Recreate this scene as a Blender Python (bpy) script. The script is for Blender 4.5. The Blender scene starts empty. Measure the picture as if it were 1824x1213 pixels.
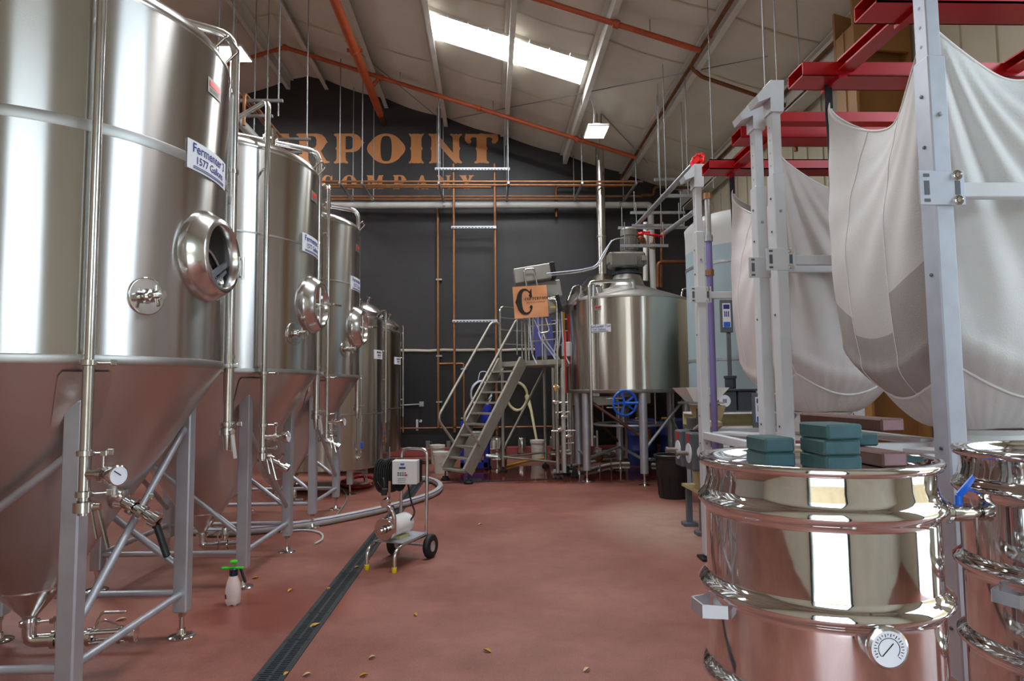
import bpy, math, random
from mathutils import Matrix, Vector
random.seed(7)
R = math.radians
PI = math.pi
scene = bpy.context.scene
col = scene.collection

# ------------------------------------------------------------------ camera
F = 1170.0                       # focal length in pixels of the 1824 x 1213 frame
CAM = Vector((0.0, 0.0, 1.58))
YAW, PITCH, ROLL = R(1.9), R(4.08), R(-0.6)
ROT = Matrix.Rotation(-YAW, 3, 'Z') @ Matrix.Rotation(PI / 2 + PITCH, 3, 'X') @ Matrix.Rotation(ROLL, 3, 'Z')
cam_data = bpy.data.cameras.new('camera')
cam_data.sensor_width = 36.0
cam_data.lens = 36.0 * F / 1824.0
cam_data.clip_start = 0.05
cam = bpy.data.objects.new('camera', cam_data)
col.objects.link(cam)
cam.matrix_world = Matrix.Translation(CAM) @ ROT.to_4x4()
scene.camera = cam


def at(px, py, d):
    """world point at depth d (metres along +Y) seen at a pixel of the photograph"""
    v = ROT @ Vector(((px - 912) / F, -(py - 606.5) / F, -1.0))
    return CAM + v * (d / v.y)


# ------------------------------------------------------------------ world, daylight, exposure
world = bpy.data.worlds.new('world')
scene.world = world
world.use_nodes = True
_bg = world.node_tree.nodes['Background']
_bg.inputs[0].default_value = (0.70, 0.86, 1.0, 1)
_bg.inputs[1].default_value = 7.0
scene.view_settings.view_transform = 'Standard'
scene.view_settings.look = 'None'
scene.view_settings.gamma = 1.0
scene.view_settings.use_curve_mapping = False
scene.view_settings.exposure = 0.3
try:
    scene.cycles.max_bounces = 8
    scene.cycles.diffuse_bounces = 4
    scene.cycles.glossy_bounces = 5
    scene.cycles.sample_clamp_indirect = 6.0
    scene.cycles.use_denoising = True
except Exception:
    pass


def area(name, loc, rot, sx, sy, power, color=(1, 1, 1)):
    l = bpy.data.lights.new(name, 'AREA')
    l.shape = 'RECTANGLE'
    l.size, l.size_y, l.energy, l.color = sx, sy, power, color
    o = bpy.data.objects.new(name, l)
    o.location = loc
    o.rotation_euler = rot
    col.objects.link(o)
    return o


# the two open doors (behind the camera, and in the right wall) let the overcast sky in
for _o in (area('loading_door_daylight', (-.1, -1.5, 2.1), (R(90), 0, PI), 2.0, 4.2, 1.0),
           area('side_door_daylight', (5.0, 1.615, 2.85), (R(90), 0, R(90)), 2.33, 5.7, 1.0)):
    _o.data.cycles.is_portal = True


# ------------------------------------------------------------------ materials
def lin(c):
    return tuple(((v / 255 / 12.92) if v <= 10 else ((v / 255 + 0.055) / 1.055) ** 2.4) for v in c)


MATS = {}


def pmat(name, rgb, rough=0.5, metal=0.0, var=0.10, scale=6.0, bump=0.0, bscale=60.0, stretch=(1, 1, 1),
         rvar=0.0, trans=0.0, emit=0.0, ior=1.45, sub=0.0, aniso=0.0):
    m = bpy.data.materials.new(name)
    m.use_nodes = True
    nt = m.node_tree
    b = nt.nodes['Principled BSDF']
    c = lin(rgb)
    tc = nt.nodes.new('ShaderNodeTexCoord')
    mp = nt.nodes.new('ShaderNodeMapping')
    mp.inputs['Scale'].default_value = stretch
    nt.links.new(tc.outputs['Object'], mp.inputs[0])
    n = nt.nodes.new('ShaderNodeTexNoise')
    n.inputs['Scale'].default_value = scale
    n.inputs['Detail'].default_value = 4
    nt.links.new(mp.outputs[0], n.inputs['Vector'])
    cr = nt.nodes.new('ShaderNodeValToRGB')
    cr.color_ramp.elements[0].position = 0.3
    cr.color_ramp.elements[1].position = 0.7
    cr.color_ramp.elements[0].color = tuple(v * (1 - var) for v in c) + (1,)
    cr.color_ramp.elements[1].color = tuple(min(1, v * (1 + var)) for v in c) + (1,)
    nt.links.new(n.outputs['Fac'], cr.inputs[0])
    nt.links.new(cr.outputs[0], b.inputs['Base Color'])
    b.inputs['Roughness'].default_value = rough
    b.inputs['Metallic'].default_value = metal
    b.inputs['IOR'].default_value = ior
    if aniso:
        b.inputs['Anisotropic'].default_value = aniso
        b.inputs['Anisotropic Rotation'].default_value = 0.25
        tg = nt.nodes.new('ShaderNodeTangent')
        tg.direction_type = 'RADIAL'
        tg.axis = 'Z'
        nt.links.new(tg.outputs[0], b.inputs['Tangent'])
    if trans:
        b.inputs['Transmission Weight'].default_value = trans
    if sub:
        b.inputs['Subsurface Weight'].default_value = sub
    if emit:
        b.inputs['Emission Color'].default_value = c + (1,)
        b.inputs['Emission Strength'].default_value = emit
    if rvar:
        mr = nt.nodes.new('ShaderNodeMapRange')
        mr.inputs[3].default_value = max(0.02, rough - rvar)
        mr.inputs[4].default_value = rough + rvar
        nt.links.new(n.outputs['Fac'], mr.inputs[0])
        nt.links.new(mr.outputs[0], b.inputs['Roughness'])
    if bump:
        n2 = nt.nodes.new('ShaderNodeTexNoise')
        n2.inputs['Scale'].default_value = bscale
        n2.inputs['Detail'].default_value = 3
        nt.links.new(mp.outputs[0], n2.inputs['Vector'])
        bp = nt.nodes.new('ShaderNodeBump')
        bp.inputs['Strength'].default_value = bump
        bp.inputs['Distance'].default_value = 0.02
        nt.links.new(n2.outputs['Fac'], bp.inputs['Height'])
        nt.links.new(bp.outputs[0], b.inputs['Normal'])
    MATS[name] = m
    return m


pmat('steel_shell', (200, 198, 194), 0.26, 1, 0.04, 3, 0.06, 2.2, (1, 1, 0.35), rvar=0.02, aniso=0.97)
pmat('steel_cone', (200, 197, 194), 0.30, 1, 0.04, 2, rvar=0.02, aniso=0.6)
pmat('steel_seam', (180, 178, 174), 0.42, 1, 0.06, 9)
pmat('steel_leg', (186, 188, 194), 0.46, 0.75, 0.08, 7, rvar=0.08)
pmat('steel_pipe', (212, 211, 208), 0.20, 1, 0.05, 8, rvar=0.05)
pmat('steel_bright', (215, 212, 208), 0.10, 1, 0.04, 10)
pmat('steel_dull', (160, 156, 148), 0.45, 1, 0.12, 6, rvar=0.10)
pmat('steel_tun', (200, 195, 184), 0.26, 1, 0.06, 2.5, 0.16, 4.0, (1.6, 1.6, 0.06), rvar=0.02, aniso=0.95)
pmat('drum_steel', (226, 226, 226), 0.05, 1, 0.04, 4, 0.035, 5, rvar=0.04)
pmat('stair_metal', (172, 168, 156), 0.42, 0.55, 0.10, 7, rvar=0.06)
pmat('galvanised', (168, 172, 174), 0.45, 0.8, 0.16, 14)
pmat('strut_steel', (200, 205, 212), 0.42, 0.6, 0.08, 20)
pmat('rod_steel', (148, 152, 154), 0.42, 0.6, 0.08, 20)
pmat('copper_pipe', (152, 106, 72), 0.40, 0.6, 0.14, 6)
pmat('copper_old', (122, 76, 48), 0.45, 0.65, 0.2, 6)
pmat('copper_sheet', (226, 158, 116), 0.32, 0.75, 0.10, 4, 0.05, 3)
pmat('copper_paint', (196, 134, 84), 0.42, 0.15, 0.06, 3)
pmat('orange_paint', (172, 78, 42), 0.45, 0, 0.10, 4)
pmat('wall_black', (50, 49, 51), 0.42, 0, 0.10, 1.6, 0.10, 30)
pmat('wall_panel', (30, 29, 30), 0.35, 0, 0.10, 1.6, 0.08, 30)
pmat('wall_beige', (168, 163, 150), 0.7, 0, 0.06, 2)
pmat('wall_cream', (186, 178, 158), 0.7, 0, 0.06, 2)
pmat('insulation', (212, 204, 190), 0.75, 0, 0.05, 1.4, 0.35, 2.2)
pmat('insulation_tape', (198, 186, 158), 0.6, 0, 0.08, 3)
pmat('purlin_white', (206, 202, 192), 0.55, 0, 0.06, 4)
pmat('purlin_dark', (92, 90, 86), 0.6, 0, 0.08, 4)
pmat('pipe_white', (192, 192, 188), 0.45, 0, 0.05, 4)
pmat('conduit_pale', (180, 176, 158), 0.5, 0, 0.06, 5)
pmat('tan_steel', (150, 108, 62), 0.5, 0, 0.08, 3)
pmat('post_white', (206, 208, 210), 0.42, 0.1, 0.05, 5)
pmat('post_galv', (196, 202, 214), 0.38, 0.45, 0.06, 9)
pmat('red_paint', (176, 24, 30), 0.30, 0.1, 0.10, 4)
pmat('red_valve', (214, 28, 30), 0.35, 0, 0.08, 10)
pmat('black_rubber', (26, 26, 27), 0.6, 0, 0.15, 14)
pmat('black_plastic', (30, 30, 31), 0.45, 0, 0.2, 6, 0.06, 30)
pmat('strap_black', (38, 38, 44), 0.8, 0, 0.15, 60)
pmat('dark_void', (16, 15, 15), 0.6, 0, 0.1, 4)
pmat('white_paint', (222, 222, 220), 0.35, 0, 0.03, 5)
pmat('white_label', (224, 226, 232), 0.40, 0, 0.02, 5)
pmat('label_blue', (40, 52, 122), 0.5, 0, 0.04, 9)
pmat('ink_black', (22, 20, 20), 0.5, 0, 0.04, 9)
pmat('hose_grey', (172, 172, 168), 0.5, 0, 0.08, 9)
pmat('hose_purple', (86, 70, 130), 0.5, 0, 0.08, 9)
pmat('hose_cream', (186, 176, 136), 0.5, 0, 0.1, 9)
pmat('hose_yellow', (196, 150, 34), 0.5, 0, 0.1, 9)
pmat('hose_red', (130, 22, 26), 0.45, 0, 0.15, 9)
pmat('hose_clear', (196, 204, 220), 0.25, 0, 0.05, 9)
pmat('bucket_white', (206, 202, 190), 0.5, 0, 0.05, 5)
pmat('yellow_plastic', (222, 196, 20), 0.4, 0, 0.05, 9)
pmat('green_plastic', (58, 200, 40), 0.35, 0, 0.05, 9)
pmat('navy_plastic', (28, 32, 52), 0.4, 0, 0.06, 9)
pmat('bottle_white', (216, 196, 190), 0.4, 0, 0.05, 6, sub=0.15)
pmat('blue_paint', (26, 92, 196), 0.35, 0, 0.06, 8)
pmat('blue_drum', (22, 40, 92), 0.45, 0, 0.1, 5)
pmat('blue_box', (24, 44, 168), 0.4, 0, 0.06, 5)
pmat('violet_board', (92, 96, 170), 0.5, 0, 0.06, 5)
pmat('motor_grey', (122, 120, 110), 0.5, 0.2, 0.1, 7)
pmat('box_grey', (156, 154, 146), 0.45, 0.3, 0.06, 5)
pmat('mill_grey', (92, 96, 102), 0.5, 0.1, 0.1, 6)
pmat('cream_paint', (190, 176, 128), 0.5, 0, 0.12, 7)
pmat('wood_green', (48, 76, 74), 0.65, 0, 0.12, 9, 0.12, 40, (1, 6, 1))
pmat('wood_green_end', (58, 86, 92), 0.7, 0, 0.14, 20, 0.1, 60)
pmat('wood_brown', (86, 54, 44), 0.65, 0, 0.14, 9, 0.12, 40, (1, 6, 1))
pmat('wood_brown_end', (136, 106, 108), 0.7, 0, 0.14, 20, 0.1, 60)
pmat('bin_dark', (58, 62, 68), 0.5, 0, 0.08, 6)
pmat('bag_cloth', (206, 205, 202), 0.75, 0, 0.03, 5, 0.12, 120, sub=0.05)
pmat('bag_pink', (204, 196, 192), 0.75, 0, 0.03, 5, 0.12, 120, sub=0.05)
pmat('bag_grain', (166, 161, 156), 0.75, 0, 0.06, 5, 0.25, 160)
pmat('bag_seam', (228, 226, 222), 0.7, 0, 0.04, 40)
pmat('silo_blue', (158, 178, 184), 0.5, 0, 0.03, 2)
pmat('silo_white', (196, 198, 196), 0.5, 0, 0.03, 2)
pmat('pvc_purple', (126, 114, 164), 0.4, 0, 0.05, 5)
pmat('leaf_yellow', (178, 130, 34), 0.6, 0, 0.2, 30)
pmat('leaf_pale', (190, 168, 128), 0.6, 0, 0.2, 30)
pmat('iron_dark', (62, 66, 68), 0.5, 0.5, 0.15, 20)
pmat('channel_dark', (14, 15, 16), 0.7, 0, 0.2, 20)
pmat('grease_brown', (84, 50, 36), 0.5, 0.2, 0.2, 9)
pmat('curb_red', (132, 62, 60), 0.5, 0, 0.10, 5, 0.1, 40)
pmat('concrete', (196, 192, 184), 0.8, 0, 0.1, 3)
pmat('brick_far', (150, 128, 96), 0.8, 0, 0.1, 1.2)
pmat('black_metal', (36, 36, 38), 0.4, 0.5, 0.1, 9)
pmat('glass_clear', (206, 210, 212), 0.08, 0, 0.02, 5, trans=0.85)
pmat('tag_red', (190, 40, 44), 0.5, 0, 0.05, 9)
pmat('lamp_led', (255, 250, 240), 0.5, 0, 0.0, 5, emit=40.0)
pmat('skylight_pane', (246, 250, 255), 0.5, 0, 0.0, 5, emit=34.0)


def floor_material():
    m = bpy.data.materials.new('floor_epoxy')
    m.use_nodes = True
    nt = m.node_tree
    N = nt.nodes.new
    L = nt.links.new
    b = nt.nodes['Principled BSDF']
    tc = N('ShaderNodeTexCoord')
    n1 = N('ShaderNodeTexNoise'); n1.inputs['Scale'].default_value = 1.1; n1.inputs['Detail'].default_value = 6
    n2 = N('ShaderNodeTexNoise'); n2.inputs['Scale'].default_value = 5; n2.inputs['Detail'].default_value = 12; n2.inputs['Roughness'].default_value = 0.7
    n3 = N('ShaderNodeTexNoise'); n3.inputs['Scale'].default_value = 190; n3.inputs['Detail'].default_value = 2
    for n in (n1, n2, n3):
        L(tc.outputs['Object'], n.inputs['Vector'])
    r1 = N('ShaderNodeValToRGB')
    r1.color_ramp.elements[0].position = 0.32; r1.color_ramp.elements[1].position = 0.70
    r1.color_ramp.elements[0].color = lin((122, 66, 51)) + (1,)
    r1.color_ramp.elements[1].color = lin((147, 93, 78)) + (1,)
    L(n1.outputs['Fac'], r1.inputs[0])
    mx = N('ShaderNodeMixRGB'); mx.blend_type = 'MULTIPLY'; mx.inputs[0].default_value = 0.75
    r2 = N('ShaderNodeValToRGB')
    r2.color_ramp.elements[0].position = 0.3; r2.color_ramp.elements[1].position = 0.6
    r2.color_ramp.elements[0].color = (0.66, 0.60, 0.60, 1); r2.color_ramp.elements[1].color = (1, 1, 1, 1)
    L(n2.outputs['Fac'], r2.inputs[0])
    L(r1.outputs[0], mx.inputs[1]); L(r2.outputs[0], mx.inputs[2])
    # wet patch beside the stairs and the tun (darker, redder, glossy)
    sep = N('ShaderNodeSeparateXYZ'); L(tc.outputs['Object'], sep.inputs[0])
    def lin1(sock, c, s):
        a = N('ShaderNodeMath'); a.operation = 'SUBTRACT'; L(sock, a.inputs[0]); a.inputs[1].default_value = c
        d = N('ShaderNodeMath'); d.operation = 'DIVIDE'; L(a.outputs[0], d.inputs[0]); d.inputs[1].default_value = s
        p = N('ShaderNodeMath'); p.operation = 'MULTIPLY'; L(d.outputs[0], p.inputs[0]); L(d.outputs[0], p.inputs[1])
        return p.outputs[0]
    def wet(cx, sx, cy, sy, lo=0.7, hi=1.25):
        ad = N('ShaderNodeMath'); ad.operation = 'ADD'
        L(lin1(sep.outputs['X'], cx, sx), ad.inputs[0]); L(lin1(sep.outputs['Y'], cy, sy), ad.inputs[1])
        nn = N('ShaderNodeMath'); nn.operation = 'MULTIPLY_ADD'; L(n2.outputs['Fac'], nn.inputs[0])
        nn.inputs[1].default_value = 0.8; L(ad.outputs[0], nn.inputs[2])
        mr = N('ShaderNodeMapRange'); mr.inputs[1].default_value = lo + 0.4; mr.inputs[2].default_value = hi + 0.4
        mr.inputs[3].default_value = 1; mr.inputs[4].default_value = 0
        L(nn.outputs[0], mr.inputs[0])
        return mr.outputs[0]
    w1 = wet(1.4, 2.6, 12.2, 1.25)
    w2 = wet(-1.55, 0.55, 4.95, 0.55, 0.5, 1.2)
    mxx = N('ShaderNodeMath'); mxx.operation = 'MAXIMUM'; L(w1, mxx.inputs[0])
    half = N('ShaderNodeMath'); half.operation = 'MULTIPLY'; half.inputs[1].default_value = 0.45; L(w2, half.inputs[0])
    L(half.outputs[0], mxx.inputs[1])
    # splash drops
    vo = N('ShaderNodeTexVoronoi'); vo.inputs['Scale'].default_value = 15.0
    mpv = N('ShaderNodeMapping'); mpv.inputs['Scale'].default_value = (1, 0.8, 1); L(tc.outputs['Object'], mpv.inputs[0]); L(mpv.outputs[0], vo.inputs['Vector'])
    nm = N('ShaderNodeTexNoise'); nm.inputs['Scale'].default_value = 1.7; L(tc.outputs['Object'], nm.inputs['Vector'])
    ms = N('ShaderNodeMapRange'); ms.inputs[1].default_value = 0.60; ms.inputs[2].default_value = 0.78; ms.inputs[3].default_value = 0; ms.inputs[4].default_value = 0.20
    L(nm.outputs['Fac'], ms.inputs[0])
    lt = N('ShaderNodeMath'); lt.operation = 'LESS_THAN'; L(vo.outputs['Distance'], lt.inputs[0]); L(ms.outputs[0], lt.inputs[1])
    sp = N('ShaderNodeMath'); sp.operation = 'MULTIPLY'; sp.inputs[1].default_value = 0.45; L(lt.outputs[0], sp.inputs[0])
    wt = N('ShaderNodeMath'); wt.operation = 'MAXIMUM'; L(mxx.outputs[0], wt.inputs[0]); L(sp.outputs[0], wt.inputs[1])
    mw = N('ShaderNodeMixRGB'); mw.blend_type = 'MIX'
    L(wt.outputs[0], mw.inputs[0]); L(mx.outputs[0], mw.inputs[1]); mw.inputs[2].default_value = lin((104, 42, 30)) + (1,)
    # pale grain dust near the mill
    w3 = wet(2.0, 0.9, 7.6, 1.6, 0.1, 1.1)
    md = N('ShaderNodeMixRGB'); md.inputs[2].default_value = lin((176, 150, 132)) + (1,)
    ds = N('ShaderNodeMath'); ds.operation = 'MULTIPLY'; L(w3, ds.inputs[0]); L(n2.outputs['Fac'], ds.inputs[1])
    L(ds.outputs[0], md.inputs[0]); L(mw.outputs[0], md.inputs[1])
    # speckles
    g = N('ShaderNodeMath'); g.operation = 'GREATER_THAN'; L(n3.outputs['Fac'], g.inputs[0]); g.inputs[1].default_value = 0.64
    mg = N('ShaderNodeMixRGB'); mg.inputs[2].default_value = lin((196, 172, 160)) + (1,)
    gs = N('ShaderNodeMath'); gs.operation = 'MULTIPLY'; gs.inputs[1].default_value = 0.35; L(g.outputs[0], gs.inputs[0])
    L(gs.outputs[0], mg.inputs[0]); L(md.outputs[0], mg.inputs[1])
    L(mg.outputs[0], b.inputs['Base Color'])
    rr = N('ShaderNodeMapRange'); rr.inputs[3].default_value = 0.52; rr.inputs[4].default_value = 0.06
    L(wt.outputs[0], rr.inputs[0]); L(rr.outputs[0], b.inputs['Roughness'])
    bp = N('ShaderNodeBump'); bp.inputs['Distance'].default_value = 0.003
    iv = N('ShaderNodeMath'); iv.operation = 'SUBTRACT'; iv.inputs[0].default_value = 0.55; L(wt.outputs[0], iv.inputs[1])
    mv = N('ShaderNodeMath'); mv.operation = 'MAXIMUM'; L(iv.outputs[0], mv.inputs[0]); mv.inputs[1].default_value = 0.02
    L(mv.outputs[0], bp.inputs['Strength']); L(n3.outputs['Fac'], bp.inputs['Height']); L(bp.outputs[0], b.inputs['Normal'])
    MATS['floor_epoxy'] = m


floor_material()


# ------------------------------------------------------------------ mesh builder
def V(*a):
    return Vector(a)


def frame(d):
    d = d.normalized()
    h = Vector((0, 0, 1)) if abs(d.z) < 0.95 else Vector((1, 0, 0))
    a = d.cross(h).normalized()
    return a, a.cross(d).normalized()


def fillet(pts, r):
    pts = [Vector(p) for p in pts]
    out = [pts[0]]
    for i in range(1, len(pts) - 1):
        p, a, b = pts[i], pts[i - 1] - pts[i], pts[i + 1] - pts[i]
        k = min(r, a.length * 0.45, b.length * 0.45)
        a, b = p + a.normalized() * k, p + b.normalized() * k
        for j in range(6):
            t = j / 5
            out.append(a * (1 - t) ** 2 + p * 2 * t * (1 - t) + b * t * t)
    out.append(pts[-1])
    return out


class MB:
    def __init__(s):
        s.v, s.f, s.sm = [], [], []

    def add(s, vs, fs, smooth=False):
        o = len(s.v)
        s.v += [Vector(v) for v in vs]
        s.f += [tuple(i + o for i in f) for f in fs]
        s.sm += [smooth] * len(fs)
        return s

    def box(s, c, size, rot=None, bev=0.0):
        hx, hy, hz = size[0] / 2, size[1] / 2, size[2] / 2
        c = Vector(c)
        if bev <= 0:
            vs = [Vector((x, y, z)) for x in (-hx, hx) for y in (-hy, hy) for z in (-hz, hz)]
            fs = [(0, 1, 3, 2), (4, 6, 7, 5), (0, 4, 5, 1), (2, 3, 7, 6), (0, 2, 6, 4), (1, 5, 7, 3)]
        else:
            b = min(bev, hx * .9, hy * .9, hz * .9)
            idx, vs = {}, []
            for sx in (-1, 1):
                for sy in (-1, 1):
                    for sz in (-1, 1):
                        for ax in range(3):
                            p = [sx * (hx - b), sy * (hy - b), sz * (hz - b)]
                            p[ax] += (sx, sy, sz)[ax] * b
                            idx[(sx, sy, sz, ax)] = len(vs)
                            vs.append(Vector(p))
            fs = []
            for ax in range(3):
                o1, o2 = (ax + 1) % 3, (ax + 2) % 3
                for sg in (-1, 1):
                    q = []
                    for (a1, a2) in ((-1, -1), (1, -1), (1, 1), (-1, 1)):
                        k = [0, 0, 0]; k[ax] = sg; k[o1] = a1; k[o2] = a2
                        q.append(idx[(k[0], k[1], k[2], ax)])
                    fs.append(tuple(q if sg > 0 else q[::-1]))
            for ax in range(3):
                o1, o2 = (ax + 1) % 3, (ax + 2) % 3
                for a1 in (-1, 1):
                    for a2 in (-1, 1):
                        def key(t, w):
                            k = [0, 0, 0]; k[ax] = t; k[o1] = a1; k[o2] = a2
                            return idx[(k[0], k[1], k[2], w)]
                        q = (key(-1, o1), key(1, o1), key(1, o2), key(-1, o2))
                        fs.append(q if a1 * a2 > 0 else q[::-1])
            for sx in (-1, 1):
                for sy in (-1, 1):
                    for sz in (-1, 1):
                        q = tuple(idx[(sx, sy, sz, a)] for a in range(3))
                        fs.append(q if sx * sy * sz > 0 else q[::-1])
        if rot is not None:
            vs = [rot @ v for v in vs]
        return s.add([v + c for v in vs], fs)

    def beam(s, a, b, w, h, up=(0, 0, 1), bev=0.0):
        """box from a to b; h along up, w across"""
        a, b = Vector(a), Vector(b)
        d = (b - a)
        y = d.normalized()
        u = Vector(up)
        x = y.cross(u).normalized()
        z = x.cross(y)
        m = Matrix((x, y, z)).transposed()
        return s.box((a + b) / 2, (w, d.length, h), m, bev)

    def tube(s, pts, r, n=10, bend=0.0, cap=True, radii=None, closed=False):
        pts = fillet(pts, bend) if bend else [Vector(p) for p in pts]
        k = len(pts)
        rings, fa = [], None
        for i in range(k):
            if closed:
                d = pts[(i + 1) % k] - pts[i - 1]
            else:
                d = pts[min(i + 1, k - 1)] - pts[max(i - 1, 0)]
            d.normalize()
            if fa is None:
                fa, fb = frame(d)
            else:
                fa = (fa - d * fa.dot(d)).normalized()
                fb = fa.cross(d)
            rr = radii[i] if radii else r
            if not closed and not radii and 0 < i < k - 1:
                c = max(0.5, (pts[i] - pts[i - 1]).normalized().dot(d))
                rr = r / c if c < .999 else r
            rings.append([pts[i] + fa * (rr * math.cos(t)) + fb * (rr * math.sin(t)) for t in [2 * PI * j / n for j in range(n)]])
        vs = [p for ring in rings for p in ring]
        fs = []
        m = k if closed else k - 1
        for i in range(m):
            i2 = (i + 1) % k
            for j in range(n):
                j2 = (j + 1) % n
                fs.append((i * n + j, i * n + j2, i2 * n + j2, i2 * n + j))
        s.add(vs, fs, True)
        if cap and not closed:
            s.add(rings[0], [tuple(range(n))[::-1]])
            s.add(rings[-1], [tuple(range(n))])
        return s

    def lathe(s, prof, c=(0, 0, 0), axis=(0, 0, 1), n=32, smooth=True, split=38, a0=0.0, a1=2 * PI):
        """prof: list of (radius, height along the axis); creases split"""
        c = Vector(c)
        ax = Vector(axis).normalized()
        if abs(ax.z) > .999:
            e1, e2 = Vector((1, 0, 0)), Vector((0, 1, 0)) * (1 if ax.z > 0 else -1)
        else:
            e1, e2 = frame(ax)
            if e1.cross(e2).dot(ax) < 0:
                e2 = -e2
        full = abs(a1 - a0 - 2 * PI) < 1e-6
        m = n if full else n + 1
        segs, cur = [], [prof[0]]
        for i in range(1, len(prof)):
            cur.append(prof[i])
            if i < len(prof) - 1:
                u = Vector((prof[i][0] - prof[i - 1][0], prof[i][1] - prof[i - 1][1]))
                w = Vector((prof[i + 1][0] - prof[i][0], prof[i + 1][1] - prof[i][1]))
                if u.length > 1e-9 and w.length > 1e-9 and math.degrees(u.angle(w)) > split:
                    segs.append(cur)
                    cur = [prof[i]]
        segs.append(cur)
        for sg in segs:
            vs, fs = [], []
            for (r, h) in sg:
                for j in range(m):
                    t = a0 + (a1 - a0) * j / n
                    vs.append(c + ax * h + (e1 * math.cos(t) + e2 * math.sin(t)) * max(r, 1e-5))
            for i in range(len(sg) - 1):
                for j in range(n):
                    j2 = (j + 1) % m
                    fs.append((i * m + j, i * m + j2, (i + 1) * m + j2, (i + 1) * m + j))
            s.add(vs, fs, smooth)
        return s

    def cyl(s, a, b, r, n=16, r2=None):
        a, b = Vector(a), Vector(b)
        r2 = r if r2 is None else r2
        h = (b - a).length
        return s.lathe([(0, 0), (r, 0), (r2, h), (0, h)], a, b - a, n)

    def prism(s, poly, off, a, e1, e2, nrm):
        """polygon (2D list) on plane a,e1,e2, extruded by off along nrm (quad caps must be convex)"""
        a, e1, e2, nrm = Vector(a), Vector(e1), Vector(e2), Vector(nrm)
        k = len(poly)
        lo = [a + e1 * p[0] + e2 * p[1] for p in poly]
        hi = [p + nrm * off for p in lo]
        fs = [tuple(range(k))[::-1], tuple(range(k, 2 * k))]
        fs += [(i, (i + 1) % k, (i + 1) % k + k, i + k) for i in range(k)]
        return s.add(lo + hi, fs)

    def build(s, name, mat, parent=None, label=None, loc=None):
        if parent is not None:
            o0 = ORG[parent.name]
        elif loc is not None:
            o0 = Vector(loc)
        else:
            xs = [v.x for v in s.v]; ys = [v.y for v in s.v]; zs = [v.z for v in s.v]
            o0 = Vector(((min(xs) + max(xs)) / 2, (min(ys) + max(ys)) / 2, min(zs)))
        me = bpy.data.meshes.new(name)
        me.from_pydata([tuple(v - o0) for v in s.v], [], s.f)
        me.polygons.foreach_set('use_smooth', s.sm)
        me.materials.append(MATS[mat])
        me.update()
        o = bpy.data.objects.new(name, me)
        col.objects.link(o)
        if parent is not None:
            o.parent = parent
        else:
            o.location = o0
        ORG[o.name] = o0
        if label:
            o['label'] = label
        if name in SMALL:
            o['kind'] = 'stuff'
        return o


SMALL = {'slots', 'bolts', 'plate_bolts', 'cooling_fins', 'motor_fins', 'keypad', 'fine_print', 'ribs', 'grate_bars', 'scale_marks', 'emblem_mark', 'dome_bolts', 'chain', 'lettering'}
ORG = {}


def tag(o, label, cat, group=None, kind=None):
    o['label'] = label
    o['category'] = cat
    if group:
        o['group'] = group
    if kind:
        o['kind'] = kind
    return o


def struct(o, label=None):
    o['kind'] = 'structure'
    if label:
        o['label'] = label
    return o


def thing(name, label, cat, loc, group=None):
    o = bpy.data.objects.new(name, None)
    col.objects.link(o)
    o.location = loc
    o.empty_display_size = 0.1
    ORG[o.name] = Vector(loc)
    return tag(o, label, cat, group)


def copy_tree(o, delta, label=None, parent=None, group=None):
    c = o.copy()
    col.objects.link(c)
    d = Vector(delta)
    ORG[c.name] = ORG[o.name] + d
    c.parent = parent
    if parent is None:
        c.location = o.location + d
    if label:
        c['label'] = label
    if group:
        c['group'] = group
    for ch in list(o.children):
        copy_tree(ch, delta, None, c)
    return c


# ------------------------------------------------------------------ lettering
def curve_tris(cu):
    ob = bpy.data.objects.new('tmp', cu)
    col.objects.link(ob)
    dg = bpy.context.evaluated_depsgraph_get()
    me = bpy.data.meshes.new_from_object(ob.evaluated_get(dg))
    vs = [v.co.copy() for v in me.vertices]
    fs = [tuple(p.vertices) for p in me.polygons]
    bpy.data.objects.remove(ob)
    bpy.data.curves.remove(cu)
    bpy.data.meshes.remove(me)
    return vs, fs


def text2d(body, size, bold=0.0):
    cu = bpy.data.curves.new('tmp', 'FONT')
    cu.body = body
    cu.size = size
    cu.align_x, cu.align_y = 'CENTER', 'CENTER'
    cu.offset = bold * size
    cu.resolution_u = 3
    return curve_tris(cu)


def poly2d(loops):
    cu = bpy.data.curves.new('tmp', 'CURVE')
    cu.dimensions = '2D'
    cu.fill_mode = 'BOTH'
    for lp in loops:
        sp = cu.splines.new('POLY')
        sp.points.add(len(lp) - 1)
        for q, p in zip(sp.points, lp):
            q.co = (p[0], p[1], 0, 1)
        sp.use_cyclic_u = True
    return curve_tris(cu)


def arc(cx, cy, rx, ry, a0, a1, n=10):
    return [(cx + rx * math.cos(R(a0 + (a1 - a0) * i / n)), cy + ry * math.sin(R(a0 + (a1 - a0) * i / n))) for i in range(n + 1)]


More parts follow.
